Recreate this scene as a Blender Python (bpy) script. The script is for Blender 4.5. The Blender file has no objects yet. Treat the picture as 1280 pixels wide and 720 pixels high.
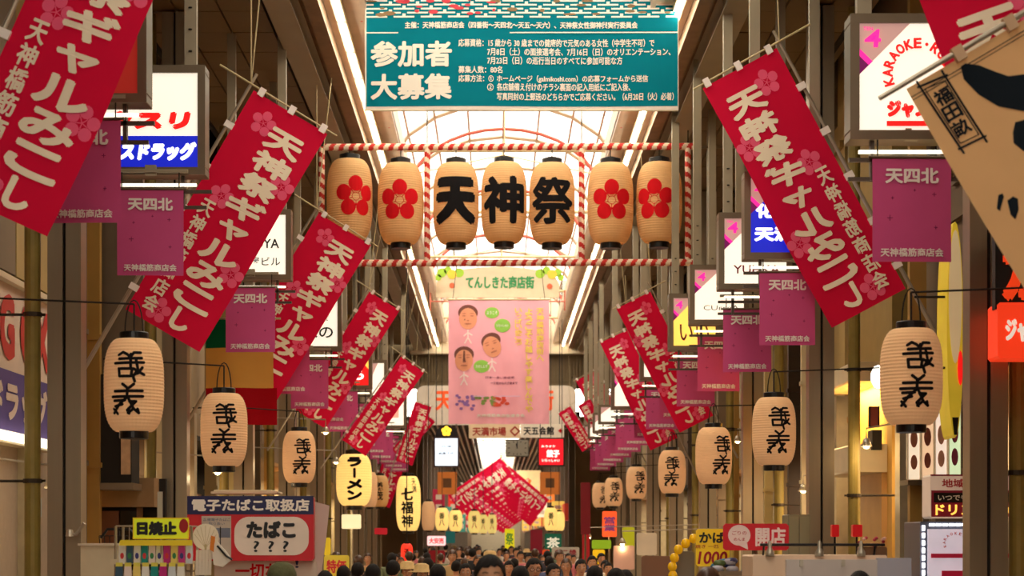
import bpy, bmesh, math, random
from mathutils import Vector, Matrix
random.seed(7)
R = math.radians
PI = math.pi
S = bpy.context.scene
C = S.collection

# ---------------------------------------------------------------- camera
F = 2400.0            # focal length in pixels of the 1280 x 720 frame
EYE = 1.75
cd = bpy.data.cameras.new('camera'); cam = bpy.data.objects.new('camera', cd); C.objects.link(cam)
cam.location = (0, 0, EYE); cam.rotation_euler = (R(90), 0, 0)
cd.sensor_width = 36; cd.lens = 36 * F / 1280
cd.shift_x = 20 / 1280; cd.shift_y = 315 / 1280
cd.clip_end = 600
cd.dof.use_dof = True; cd.dof.focus_distance = 20; cd.dof.aperture_fstop = 3.2
S.camera = cam

# ---------------------------------------------------------------- sky and exposure
w = bpy.data.worlds.new('sky'); S.world = w; w.use_nodes = True
wb = w.node_tree.nodes['Background']
wb.inputs[0].default_value = (1.0, 0.92, 0.80, 1)      # bright even overcast, warm white balance
wb.inputs[1].default_value = 4.0
S.view_settings.view_transform = 'Standard'
S.view_settings.look = 'None'
S.view_settings.gamma = 1
S.view_settings.use_curve_mapping = False
S.view_settings.exposure = 0.76
GLOW = 1.0            # strength unit of lit sign faces and bulbs
S.cycles.max_bounces = 8
S.cycles.diffuse_bounces = 4
S.cycles.transparent_max_bounces = 12

# ---------------------------------------------------------------- helpers
def W(px, py, Y):                  # world point seen at a pixel of the photograph, at distance Y
    return Vector(((px - 620) * Y / F, Y, EYE + (675 - py) * Y / F))
def lin(c): return tuple((x / 12.92 if x <= .04045 else ((x + .055) / 1.055) ** 2.4) for x in c)
def rgb(r, g, b): return lin((r / 255, g / 255, b / 255))
_M = {}
def mat(name, col, rough=.6, metal=0, var=.12, scale=4, emit=0, transl=0, bump=0, stretch=None, spec=.4):
    if name in _M: return _M[name]
    m = bpy.data.materials.new(name); m.use_nodes = True; nt = m.node_tree; nd = nt.nodes; ln = nt.links
    b = nd['Principled BSDF']; out = nd['Material Output']
    b.inputs['Roughness'].default_value = rough; b.inputs['Metallic'].default_value = metal
    b.inputs['Specular IOR Level'].default_value = spec
    c = rgb(*col)
    tc = nd.new('ShaderNodeTexCoord'); nz = nd.new('ShaderNodeTexNoise'); nz.inputs['Scale'].default_value = scale
    nz.inputs['Detail'].default_value = 3
    if stretch:
        mp = nd.new('ShaderNodeMapping'); mp.inputs['Scale'].default_value = stretch
        ln.new(tc.outputs['Object'], mp.inputs[0]); ln.new(mp.outputs[0], nz.inputs['Vector'])
    else: ln.new(tc.outputs['Object'], nz.inputs['Vector'])
    mx = nd.new('ShaderNodeMix'); mx.data_type = 'RGBA'
    mx.inputs[6].default_value = tuple(x * (1 - var) for x in c) + (1,)
    mx.inputs[7].default_value = tuple(min(1, x * (1 + var)) for x in c) + (1,)
    ln.new(nz.outputs[0], mx.inputs[0]); ln.new(mx.outputs[2], b.inputs['Base Color'])
    if emit:
        ln.new(mx.outputs[2], b.inputs['Emission Color']); b.inputs['Emission Strength'].default_value = emit
    if bump:
        bp = nd.new('ShaderNodeBump'); bp.inputs['Strength'].default_value = bump; bp.inputs['Distance'].default_value = .01
        ln.new(nz.outputs[0], bp.inputs['Height']); ln.new(bp.outputs[0], b.inputs['Normal'])
    if transl:
        t = nd.new('ShaderNodeBsdfTranslucent'); ms = nd.new('ShaderNodeMixShader'); ms.inputs[0].default_value = transl
        ln.new(mx.outputs[2], t.inputs[0]); ln.new(b.outputs[0], ms.inputs[1]); ln.new(t.outputs[0], ms.inputs[2])
        ln.new(ms.outputs[0], out.inputs[0])
    _M[name] = m; return m
def cloth(name, col, var=.08): return mat(name, col, rough=.85, var=var, scale=3, transl=0 if any(k in name for k in ('print', 'letter', 'ink')) else .3, spec=.15)
def lit(name, col, e=1.0): return mat(name, col, rough=.4, var=.03, scale=2, emit=e * GLOW)
def glass_mat(name, tint, clear, diff):
    m = bpy.data.materials.new(name); m.use_nodes = True; nt = m.node_tree; nd = nt.nodes; ln = nt.links
    nd.remove(nd['Principled BSDF'])
    tr = nd.new('ShaderNodeBsdfTransparent'); tl = nd.new('ShaderNodeBsdfTranslucent'); gl = nd.new('ShaderNodeBsdfGlossy')
    nz = nd.new('ShaderNodeTexNoise'); nz.inputs['Scale'].default_value = .7
    mx = nd.new('ShaderNodeMix'); mx.data_type = 'RGBA'
    mx.inputs[6].default_value = tint + (1,); mx.inputs[7].default_value = tuple(x * .9 for x in tint) + (1,)
    ln.new(nz.outputs[0], mx.inputs[0]); ln.new(mx.outputs[2], tr.inputs[0]); ln.new(mx.outputs[2], tl.inputs[0])
    gl.inputs['Roughness'].default_value = .2
    a = nd.new('ShaderNodeMixShader'); a.inputs[0].default_value = diff
    b = nd.new('ShaderNodeMixShader'); b.inputs[0].default_value = 1 - clear
    ln.new(tr.outputs[0], a.inputs[1]); ln.new(tl.outputs[0], a.inputs[2])
    ln.new(a.outputs[0], b.inputs[1]); ln.new(gl.outputs[0], b.inputs[2]); ln.new(b.outputs[0], nd['Material Output'].inputs[0])
    return m

class MB:
    def __init__(s): s.v = []; s.f = []; s.m = []
    def add(s, vs, fs, mi=0):
        n = len(s.v); s.v += [tuple(v) for v in vs]; s.f += [tuple(i + n for i in f) for f in fs]; s.m += [mi] * len(fs); return s
    def box(s, x0, x1, y0, y1, z0, z1, mi=0):
        vs = [(x, y, z) for z in (z0, z1) for y in (y0, y1) for x in (x0, x1)]
        return s.add(vs, [(0, 2, 3, 1), (4, 5, 7, 6), (0, 1, 5, 4), (2, 6, 7, 3), (0, 4, 6, 2), (1, 3, 7, 5)], mi)
    def bevbox(s, x0, x1, y0, y1, z0, z1, b=.01, mi=0):   # box with bevelled vertical and front edges
        pts = [(x0 + b, z0), (x1 - b, z0), (x1, z0 + b), (x1, z1 - b), (x1 - b, z1), (x0 + b, z1), (x0, z1 - b), (x0, z0 + b)]
        n = 8; vs = [(x, y0, z) for x, z in pts] + [(x, y1, z) for x, z in pts]
        fs = [tuple(range(n)), tuple(reversed(range(n, 2 * n)))] + [(i, i + n, (i + 1) % n + n, (i + 1) % n) for i in range(n)]
        return s.add(vs, fs, mi)
    def tube(s, pts, r, n=8, r1=None, mi=0, cap=True):
        pts = [Vector(p) for p in pts]; k = len(pts); r1 = r if r1 is None else r1; rings = []
        for i, p in enumerate(pts):
            d = (pts[min(i + 1, k - 1)] - pts[max(i - 1, 0)]).normalized()
            a = Vector((0, 0, 1)) if abs(d.z) < .9 else Vector((1, 0, 0))
            u = d.cross(a).normalized(); v = d.cross(u); rr = r + (r1 - r) * i / max(1, k - 1)
            rings.append([p + (u * math.cos(2 * PI * j / n) + v * math.sin(2 * PI * j / n)) * rr for j in range(n)])
        vs = [q for ring in rings for q in ring]
        fs = [(i * n + j, i * n + (j + 1) % n, (i + 1) * n + (j + 1) % n, (i + 1) * n + j) for i in range(k - 1) for j in range(n)]
        if cap: fs += [tuple(reversed(range(n))), tuple(range((k - 1) * n, k * n))]
        return s.add(vs, fs, mi)
    def lathe(s, prof, n=24, c=(0, 0, 0), mi=0, sx=1, sy=1):
        k = len(prof)
        vs = [(c[0] + r * math.cos(2 * PI * j / n) * sx, c[1] + r * math.sin(2 * PI * j / n) * sy, c[2] + z) for r, z in prof for j in range(n)]
        fs = [(i * n + j, i * n + (j + 1) % n, (i + 1) * n + (j + 1) % n, (i + 1) * n + j) for i in range(k - 1) for j in range(n)]
        return s.add(vs, fs, mi)
    def prism(s, pts, y0, y1, mi=0):                       # xz outline (ccw from the front) extruded in y
        n = len(pts); vs = [(x, y0, z) for x, z in pts] + [(x, y1, z) for x, z in pts]
        return s.add(vs, [tuple(range(n)), tuple(reversed(range(n, 2 * n)))] + [(i, i + n, (i + 1) % n + n, (i + 1) % n) for i in range(n)], mi)
    def mesh(s, name, mats, smooth=False):
        me = bpy.data.meshes.new(name); me.from_pydata(s.v, [], s.f)
        for m in (mats if isinstance(mats, (list, tuple)) else [mats]): me.materials.append(m)
        for p, i in zip(me.polygons, s.m): p.material_index = i
        if smooth: me.shade_smooth()
        me.update(); return me
    def build(s, name, mats, parent=None, smooth=False, loc=None):
        return link(name, s.mesh(name, mats, smooth), parent, loc)
def link(name, me, parent=None, loc=None, rot=None):
    o = bpy.data.objects.new(name, me); C.objects.link(o); o.parent = parent
    if loc is not None: o.location = loc
    if rot is not None: o.rotation_euler = rot
    return o
def tag(o, label, cat, group=None, kind=None):
    o['label'] = label; o['category'] = cat
    if group: o['group'] = group
    if kind: o['kind'] = kind
    return o
def thing(name, label, cat, loc=(0, 0, 0), rot=(0, 0, 0), group=None):
    o = bpy.data.objects.new(name, None); C.objects.link(o); o.location = loc; o.rotation_euler = rot
    o.empty_display_size = .1
    return tag(o, label, cat, group)
def struct(o): o['kind'] = 'structure'; return o
def dup(o, parent=None, loc=None, rot=None, label=None, scale=None):
    c = o.copy(); C.objects.link(c); c.parent = parent
    if loc is not None: c.location = loc
    if rot is not None: c.rotation_euler = rot
    if scale is not None: c.scale = scale
    if label: c['label'] = label
    for ch in list(o.children): dup(ch, c)
    return c

# ---- flat print: text and shapes as thin geometry laid on a surface
_T = {}
def text_geo(s, bold=.012, res=3):
    key = (s, bold)
    if key in _T: return _T[key]
    cu = bpy.data.curves.new('t', 'FONT'); cu.body = s; cu.size = 1; cu.offset = bold; cu.resolution_u = res
    cu.align_x = 'LEFT'; o = bpy.data.objects.new('t', cu); C.objects.link(o)
    dg = bpy.context.evaluated_depsgraph_get()
    me = bpy.data.meshes.new_from_object(o.evaluated_get(dg))
    vs = [(v.co.x, v.co.y) for v in me.vertices]; fs = [tuple(p.vertices) for p in me.polygons]
    bpy.data.objects.remove(o); bpy.data.curves.remove(cu); bpy.data.meshes.remove(me)
    _T[key] = (vs, fs); return _T[key]
def bbox(vs):
    xs = [v[0] for v in vs]; ys = [v[1] for v in vs]; return min(xs), max(xs), min(ys), max(ys)
def T(s, cx, cy, w_, h_, bold=.012, vert=False, slant=0, rot=0):
    if not vert and bold > .012:
        e = (bold - .006) * (h_ if len(s) > 1 else min(w_, h_)) * 1.1; g0 = T(s, cx, cy, w_ - 2 * e, h_ - 2 * e, .006, False, slant, rot)
        return merge(*[([(p[0] + e * math.cos(PI * k / 3 + .3), p[1] + e * math.sin(PI * k / 3 + .3), k) for p in g0[0]], g0[1]) for k in range(6)])
    """text fitted to a box centred at (cx,cy)"""
    out_v = []; out_f = []
    if vert:
        n = len(s); ch = h_ / n
        for i, c in enumerate(s):
            g = T(c, cx, cy + h_ / 2 - ch * (i + .5), w_ * (.78 if c in 'ャっ' else 1), ch * (.93 if c not in 'ャっ' else .75), bold)
            k = len(out_v); out_v += g[0]; out_f += [tuple(a + k for a in f) for f in g[1]]
        return out_v, out_f
    vs, fs = text_geo(s, bold)
    if not vs: return [], []
    a, b, c, d = bbox(vs); sx = w_ / max(1e-6, b - a); sy = h_ / max(1e-6, d - c)
    if s in ('ー', '一', '|', '1', 'し') and len(s) == 1: sx = sy = min(w_, h_) / max(b - a, d - c)
    if s == 'ー': vs = [(-(y - (c + d) / 2) + (a + b) / 2, (x - (a + b) / 2) + (c + d) / 2) for x, y in vs]
    pts = [((x - (a + b) / 2) * sx, (y - (c + d) / 2) * sy) for x, y in vs]
    pts = [(x + slant * y, y) for x, y in pts]
    if rot: pts = [(x * math.cos(rot) - y * math.sin(rot), x * math.sin(rot) + y * math.cos(rot)) for x, y in pts]
    return [(x + cx, y + cy) for x, y in pts], fs
def P(*polys):
    vs = []; fs = []
    for p in polys: fs.append(tuple(range(len(vs), len(vs) + len(p)))); vs += list(p)
    return vs, fs
def rect(x0, x1, y0, y1): return [(x0, y0), (x1, y0), (x1, y1), (x0, y1)]
def disc(x, y, r, n=16, ry=None): return [(x + r * math.cos(2 * PI * i / n), y + (ry or r) * math.sin(2 * PI * i / n)) for i in range(n)]
def rrect(x0, x1, y0, y1, r, n=5):
    o = []
    for cx, cy, a in ((x1 - r, y1 - r, 0), (x0 + r, y1 - r, 90), (x0 + r, y0 + r, 180), (x1 - r, y0 + r, 270)):
        o += [(cx + r * math.cos(R(a + 90 * k / n)), cy + r * math.sin(R(a + 90 * k / n))) for k in range(n + 1)]
    return o
def ring(x0, x1, y0, y1, t): return P(rect(x0, x1, y0, y0 + t), rect(x0, x1, y1 - t, y1), rect(x0, x0 + t, y0 + t, y1 - t), rect(x1 - t, x1, y0 + t, y1 - t))
def stroke(pts, wd):
    out = []
    for (a, b), (c, d) in zip(pts[:-1], pts[1:]):
        L = math.hypot(c - a, d - b) or 1; nx, ny = -(d - b) / L * wd / 2, (c - a) / L * wd / 2
        out.append([(a - nx, b - ny), (c - nx, d - ny), (c + nx, d + ny), (a + nx, b + ny)])
    out = [[(x, y, i % 3) for x, y in q] for i, q in enumerate(out)] + [[(x, y, 3 + i % 2) for x, y in disc(a, b, wd / 2, 8)] for i, (a, b) in enumerate(pts)]
    return P(*out)
def merge(*gs):
    vs = []; fs = []
    for g in gs:
        k = len(vs); vs += list(g[0]); fs += [tuple(i + k for i in f) for f in g[1]]
    return vs, fs
def flat(u, v, d): return (u, -d, v)
_mesh_n = [0]
def prnt(name, g, m, parent, mp=flat, d=.004, step=None, stepv=None, label=None):
    me = bpy.data.meshes.new(name)
    if step or stepv:
        bm = bmesh.new(); vv = [bm.verts.new((p[0], p[1], p[2] if len(p) > 2 else 0)) for p in g[0]]
        for f in g[1]:
            try: bm.faces.new([vv[i] for i in f])
            except ValueError: pass
        bmesh.ops.triangulate(bm, faces=bm.faces[:])
        a, b, c, e = bbox(g[0])
        for st, lo, hi, ax in ((step, a, b, 0), (stepv, c, e, 1)):
            if not st: continue
            k = math.floor(lo / st) + 1
            while k * st < hi:
                co = [0, 0, 0]; co[ax] = k * st; no = [0, 0, 0]; no[ax] = 1
                bmesh.ops.bisect_plane(bm, geom=bm.verts[:] + bm.edges[:] + bm.faces[:], plane_co=co, plane_no=no); k += 1
        for v in bm.verts: v.co = Vector(mp(v.co.x, v.co.y, d + v.co.z * .0006))
        bm.to_mesh(me); bm.free()
    else: me.from_pydata([mp(p[0], p[1], d + (p[2] if len(p) > 2 else 0) * .0006) for p in g[0]], [], g[1])
    me.materials.append(m); me.update()
    o = link(name, me, parent)
    if label: o['label'] = label
    return o

# ---------------------------------------------------------------- materials
steel = mat('brushed bronze steel', (158, 142, 118), rough=.34, metal=.6, var=.15, scale=1.5, stretch=(6, 6, .4))
dark = mat('dark recess paint', (38, 32, 26), rough=.8)
black = mat('black lacquer', (18, 18, 20), rough=.35)
bronze = mat('grey brown sign frame', (124, 108, 88), rough=.4, metal=.5)
beam_m = mat('grey painted beam', (160, 148, 124), rough=.5, var=.15, scale=2)
rust = mat('weathered brown rail', (134, 104, 76), rough=.6, var=.5, scale=3)
ceil_m = mat('brown ceiling panel', (122, 98, 62), rough=.6, var=.16, scale=1.3)
cream = mat('cream paint', (222, 206, 172), rough=.55)
bamboo = mat('bamboo pole', (190, 172, 128), rough=.5, scale=8)
alum = mat('aluminium pole', (176, 164, 146), rough=.4, metal=.5)
redc = cloth('crimson banner cloth', (220, 18, 62))
pinkc = cloth('pale pink print', (246, 96, 132))
creamc = cloth('cream print', (254, 232, 206))
purplec = cloth('magenta pink banner cloth', (206, 84, 138))
whitec = cloth('white print', (255, 238, 232))
paper = mat('washi lantern paper', (243, 203, 148), rough=.8, transl=.35, var=.08, scale=6, spec=.1)
paper_lit = mat('glowing lantern paper', (241, 200, 150), rough=.8, transl=.3, var=.08, scale=6, emit=.12, spec=.1)
paper_hot = mat('brightly lit lantern paper', (255, 214, 122), rough=.8, var=.08, scale=4, emit=.45)
ink = mat('black ink', (24, 22, 24), rough=.8, spec=.1)
redink = mat('red ink', (206, 20, 30), rough=.8, spec=.1)
ochre = mat('ochre plaster', (206, 160, 74), rough=.7, var=.1)
yellowpipe = mat('yellow grey pipe', (148, 128, 62), rough=.5, var=.25, scale=9)

# ---------------------------------------------------------------- setting: floor, walls, ceilings, skylight
XC = .15                                     # centre line of the roof
RZ = EYE + 6.6                               # height of the roof rails
tile = mat('stone floor tile', (150, 132, 112), rough=.35, var=.12)
fl = struct(MB().box(-7, 7, -14, 270, -.3, -.02).build('floor', mat('floor grout', (96, 88, 78), rough=.7)))
tm = MB().bevbox(.01, .99, 0, .02, .01, .99, .01).mesh('floor_tile', tile)
for iy in range(10, 38):
    for ix in range(-4, 4):
        link('floor_tile', tm, fl, (ix, iy, 0), (R(90), 0, 0))
st = MB()
for iy in range(38, 120):
    for ix in range(-4, 4): st.box(ix + .01, ix + .99, iy + .01, iy + .99, -.02, 0)
o = st.build('distant_floor_tiles', tile, fl); o['kind'] = 'stuff'

# outer ceilings: panels between the roof beams and the buildings
for side, nm in ((-1, 'ceiling_left'), (1, 'ceiling_right')):
    mb = MB(); x0, x1 = sorted((XC + side * 2.88, side * 4.55)); mb.box(x0, x1, -14, 65, RZ + .06, RZ + .12)
    mb.box(*sorted((side * 4.5, side * 4.56)), -14, 65, RZ - .05, RZ + .3)
    cl = struct(mb.build(nm, dark))
    pm = MB().box(0, .53, 0, .98, 0, .04).mesh('ceiling_panel', ceil_m)
    for i in range(47):
        for j in range(3):
            link('ceiling_panel', pm, cl, (min(x0, x1) + .02 + j * .553, 18 + i, RZ + random.uniform(0, .008)))
    mb = MB().box(*sorted((side * 4.5, side * 7)), -14, 80, 10.4, 10.6).box(*sorted((side * 4.5, side * 4.6)), -14, 80, RZ + .2, 10.5)
    struct(mb.build('trim_%d' % (1 if side < 0 else 2), dark))  # dark outer roof and upright sheet added to stop sky light leaking in
    # roof beams and rails running along the arcade
    def along(a, b, z0, z1, y0=-14, y1=65): 
        return MB().box(*sorted((XC + side * a, XC + side * b)), y0, y1, z0, z1)
    nb = 3 if side < 0 else 6
    m1 = along(2.64, 2.88, RZ - .18, RZ + .3); m1.box(*sorted((XC + side * 2.60, XC + side * 2.92)), -14, 65, RZ - .2, RZ - .17)
    struct(m1.build('trim_%d' % nb, beam_m))
    struct(along(2.3, 2.48, RZ - .1, RZ + .15).box(*sorted((XC + side * 2.44, XC + side * 2.68)), -14, 65, RZ + .2, RZ + .3).build('trim_%d' % (nb + 1), rust))
    struct(along(1.78, 2.3, RZ + .1, RZ + .16).box(*sorted((XC + side * 1.78, XC + side * 1.84)), -14, 65, RZ + .05, RZ + .5).build('trim_%d' % (nb + 2), mat('pinkish white trim', (224, 196, 168), rough=.4, var=.2, scale=2)))
    # fluorescent tubes end to end below the rail
    hm = MB().box(-.06, .06, 0, 1.45, .02, .1).mesh('housing', cream)
    gm = MB().tube([(0, .04, 0), (0, 1.41, 0)], .028, 10).mesh('tube', lit('fluorescent light', (255, 244, 222), 16))
    sd = 'left' if side < 0 else 'right'
    for i in range(31):
        t = thing('fluorescent_light', 'fluorescent tube in the long light line under the %s roof rail' % sd, 'light', (XC + side * 2.12, 18.5 + i * 1.5, RZ - .02), group='fluorescent tubes along the %s roof rail' % sd)
        link('housing', hm, t); link('tube', gm, t)

# glazed vault
vault = struct(MB().box(XC - 2.32, XC - 2.24, -14, 65, RZ + .3, RZ + .38).box(XC + 2.24, XC + 2.32, -14, 65, RZ + .3, RZ + .38).build('skylight_frame', cream))
pane_m = glass_mat('milky polycarbonate', (.58, .555, .52), .96, .30)
NF = 10
def vp(k, r=0): a = PI - PI * k / NF; return (XC + (2.28 + r) * math.cos(a), RZ + .34 + (1.55 + r) * math.sin(a))
pane_meshes = []
for k in range(NF):
    (xa, za), (xb, zb) = vp(k), vp(k + 1)
    pane_meshes.append(MB().add([(xa, .04, za), (xb, .04, zb), (xb, 3.16, zb), (xa, 3.16, za)], [(0, 1, 2, 3)]).mesh('pane', pane_m))
ribm = MB()
for k in range(NF):
    (xa, za), (xb, zb) = vp(k), vp(k + 1); ribm.tube([(xa, 0, za), (xb, 0, zb)], .05, 6)
rib_me = ribm.mesh('rib', mat('thin cream rib', (206, 178, 148), rough=.5))
pur = MB()
for k in range(1, NF): x, z = vp(k); pur.tube([(x, 0, z), (x, 3.2, z)], .022, 5)
pur_me = pur.mesh('purlin', mat('pinkish purlin', (206, 164, 142), rough=.5))
tie_me = MB().tube([(XC - 2.25, 0, RZ + .3), (XC + 2.25, 0, RZ + .3)], .035, 8).tube([(XC, 0, RZ + .3), (XC, 0, RZ + 1.85)], .012, 5).tube([(XC - 1.9, 0, RZ + 1.1), (XC, 0, RZ + 1.5), (XC + 1.9, 0, RZ + 1.1)], .016, 5).mesh('tie_rod', mat('cream tie rod', (232, 212, 170), rough=.45))
arc = MB(); pts = [(XC + 1.9 * math.cos(a) * 1.0, 0, RZ + .1 + 1.35 * math.sin(a)) for a in [PI * i / 16 for i in range(17)]]
arc.tube(pts, .035, 6); arc_me = arc.mesh('red_arch', mat('salmon red paint', (226, 112, 96), rough=.5))
for i in range(25):
    y = -14 + 3.2 * i
    if y > 64: break
    link('rib', rib_me, vault, (0, y, 0))
    if y < 62: link('purlin', pur_me, vault, (0, y, 0))
    if y > 18 and i % 2: link('tie_rod', tie_me, vault, (0, y, 0))
    if y > 18 and i % 2 == 0: link('red_arch', arc_me, vault, (0, y + .4, 0))
    if y < 62:
        for k in range(NF): link('pane', pane_meshes[k], vault, (0, y, 0))
# end of the roof: cream fascia and ribbed brown band
mb = MB().box(-2.62, 2.82, 65, 65.1, RZ - .28, RZ + .5).box(-2.9, 3.1, 64.9, 65.3, RZ - .3, RZ - .2).box(-2.6, 2.8, 65, 65.1, RZ + .5, RZ + 2.2)
struct(mb.build('trim_9', mat('cream fascia', (196, 178, 150), rough=.5)))
mb = MB().box(-5, 5, 65.4, 65.5, 6.9, RZ - .2)
for i in range(60): mb.box(-3.2 + i * .11, -3.2 + i * .11 + .05, 65.34, 65.4, 7.15, RZ - .2)
mb.box(-5, 5, 65.2, 65.5, 8.1, 10.5)
struct(mb.build('trim_10', mat('brown ribbed sheet', (112, 94, 64), rough=.6)))
struct(MB().box(-7, 7, 65.5, 80, 8.8, 9).build('added_gap_cover', dark))  # flat cover added to keep sky light out of the open gap

# posts with companion pipes
post_me = MB().bevbox(-.155, -.015, -.12, .12, 0, RZ - .03, .004).bevbox(.015, .155, -.12, .12, 0, RZ - .03, .004).box(-.02, .02, -.08, .1, 0, RZ - .03, 1).mesh('post', [steel, dark])
pipe_me = MB().tube([(0, 0, 0), (0, 0, RZ - .03)], .075, 14).mesh('downpipe', yellowpipe)
bolt_me = MB().lathe([(0, -.012), (.022, -.01), (.022, 0), (.018, .0)], 8).mesh('bolt', beam_m)
brk_me = MB().box(-.3, .3, .12, .2, 0, .14).mesh('bracket', bronze)
clamp_me = MB().tube([(-.12, 0, 0), (.5, 0, 0)], .014, 6).lathe([(.082, -.02), (.09, -.02), (.09, .02), (.082, .02)], 14, (0, .0, 0)).mesh('clamp_rod', mat('dark steel rod', (70, 60, 50), rough=.5, metal=.6))
ORD = ['first', 'second', 'third', 'fourth', 'fifth', 'sixth', 'seventh', 'eighth', 'ninth', 'tenth', 'eleventh', 'twelfth', 'thirteenth', 'fourteenth', 'fifteenth', 'sixteenth', 'seventeenth', 'eighteenth']
LP = [17.9, 24, 30.5, 36.8, 43, 49.5, 56, 62]; RP = [15.7, 23.7, 30, 36.3, 42.6, 49, 55, 61.5]
for side, ys in ((-1, LP), (1, RP)):
    sd = 'left' if side < 0 else 'right'
    for i, y in enumerate(ys + [5]):
        n = ORD[i] if i < len(ys) else 'hidden'
        t = thing('arcade_post', 'bronze steel post with dark seam, %s from the front, %s side' % (n, sd), 'post', (side * 4.0, y, 0), group='arcade posts')
        link('post', post_me, t)
        link('bracket', brk_me, t, (0, 0, 5.2))
        for z in (3.9, 6.4, 7.2): link('bolt', bolt_me, t, (.08, -.12, z), (R(90), 0, 0))
        xx = side * (4.32 if side < 0 else (4.42 if y != 15.7 else 4.27))
        t2 = thing('downpipe', 'yellowish grey downpipe beside the %s bronze post on the %s side' % (n, sd), 'pipe', (xx, y, 0), group='downpipes beside the posts')
        link('pipe', pipe_me, t2); link('clamp_rod', clamp_me, t2, (0, 0, 3.85), (0, 0, 0 if side > 0 else PI)); link('clamp_rod', clamp_me, t2, (0, 0, 2.3), (0, 0, 0 if side > 0 else PI))

# ---------------------------------------------------------------- buildings on both sides
def bx_side(mb, side, a, b, y0, y1, z0, z1, mi=0): mb.box(*sorted((side * a, side * b)), y0, y1, z0, z1, mi)
wallc = [(150, 132, 104), (118, 98, 70), (176, 150, 96), (132, 112, 88), (104, 84, 60), (160, 140, 110)]
wood = mat('brown wood', (110, 74, 42), rough=.5, var=.3, scale=3, stretch=(4, 4, .5))
glassd = mat('dark shop glass', (40, 30, 24), rough=.08, var=.2, scale=1)
warm_in = mat('warm plaster inside', (196, 150, 92), rough=.7)
for side in (-1, 1):
    sd = 'left' if side < 0 else 'right'
    wall = struct(MB().box(*sorted((side * 6.9, side * 7.0)), -14, 80, 0, 10.6).build('wall_' + sd, dark))
    ys = [-14, 2, 8, 14] + ([20.0, 21.7, 26.5, 31, 36, 41, 47, 53, 59, 65, 72, 80] if side < 0 else [19.4, 23.2, 27.5, 32, 37, 42, 48, 54, 60, 66, 73, 80])
    for i in range(len(ys) - 1):
        y0, y1 = ys[i], ys[i + 1]; c = wallc[(i * 5 + (0 if side < 0 else 2)) % 6]
        hz = 3.5 if (side < 0 or i % 2) else 3.2
        wm = mat('facade plaster %d' % ((i * 5 + (0 if side < 0 else 2)) % 6), c, rough=.7, var=.14, scale=2, bump=.2)
        mb = MB(); skip = side > 0 and y0 == 23.2; bx_side(mb, side, 5.0, 5.3, y0 + .02, y1 - .02, 7.7 if skip else (4.5 if side < 0 and y0 < 21 and y0 > 12 else hz), 10.4)
        if not (side < 0 and i in (4,)):
            for zz in ((5.2, 7.4) if not skip else (9.0,)): bx_side(mb, side, 4.94, 5.0, y0 + .1, y1 - .1, zz, zz + .1)
        mb.build('upper_wall', wm, wall)
        mb = MB(); bx_side(mb, side, 4.85, 5.4, y1 - .14, y1 + .14, 0, hz + .3); mb.build('pilaster', mat('tiled pilaster', (172, 158, 128), rough=.4, var=.2, scale=7), wall)
        # interior: floor-to-ceiling recess with shelves, side partition and back wall
        mb = MB(); bx_side(mb, side, 5.3, 6.85, y1 - .1, y1, 0, hz); bx_side(mb, side, 6.75, 6.85, y0, y1, 0, hz); bx_side(mb, side, 5.0, 6.85, y0, y1, hz - .08, hz)
        mb.build('shop_partition', [warm_in, dark][i % 3 == 1], wall)
        mb = MB()
        for zz in (.5, 1.0, 1.5, 2.0, 2.5): bx_side(mb, side, 5.5, 6.4, y1 - .6, y1 - .15, zz, zz + .04)
        bx_side(mb, side, 5.5, 5.54, y1 - .6, y1 - .15, 0, 2.6); bx_side(mb, side, 6.36, 6.4, y1 - .6, y1 - .15, 0, 2.6)
        mb.build('shop_shelf', wood, wall)
        if y0 > 15:
            # upstairs windows with sill
            for k in range(int((y1 - y0) / 1.6)):
                yy = y0 + .6 + k * 1.5
                for zz in ((5.6, 7.8) if not skip else ()):
                    mb = MB(); bx_side(mb, side, 4.95, 5.0, yy, yy + .9, zz, zz + 1.1); f = mb.build('window_frame', bronze, wall)
                    mb = MB(); bx_side(mb, side, 4.93, 4.96, yy + .06, yy + .84, zz + .06, zz + 1.04); mb.build('window_pane', glassd, f)
struct(MB().box(-7, 7, -14.2, -14, 0, 5.5).build('wall_behind', warm_in))

# narrow vertical fittings on the facades: conduits, panel strips, shutters boxes
strip_cols = [(196, 176, 120), (90, 74, 52), (168, 128, 60), (120, 100, 76), (210, 196, 160), (64, 50, 38), (150, 132, 96)]
k = 0
for side, ys in ((-1, [21.9, 22.6, 25.4, 27.2, 28.6, 32.2, 34.1, 38.5, 40.3, 44.6, 46.1, 51.2, 53.8, 58.4, 60.2]),
                 (1, [21.8, 28.2, 29.2, 30.6, 31.4, 33.7, 34.9, 38.2, 40.5, 44.2, 46.8, 51.7, 53.2, 57.6, 59.5])):
    for y in ys:
        k += 1; c = strip_cols[k % 7]; ww = random.uniform(.1, .32); sd = 'left' if side < 0 else 'right'
        px = 620 + side * 4.8 * F / y
        mb = MB().bevbox(-ww / 2, ww / 2, -.06, .06, 0, random.choice([6.5, 8.2, 10.3]), .01)
        for zz in (2.6, 4.1, 5.9): mb.box(-ww / 2 - .02, ww / 2 + .02, -.08, .06, zz, zz + .06)
        o = mb.build('wall_duct', mat('painted duct %d' % (k % 7), c, rough=.5, var=.2, scale=3), None, loc=(side * 4.78, y, 0))
        tag(o, 'tall banded %s duct on the %s facade, %s from the front' % (['pale tan', 'dark brown', 'ochre', 'grey brown', 'cream', 'black brown', 'olive'][k % 7], sd, ORD[ys.index(y)]), 'duct', 'ducts on the facades')

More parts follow.
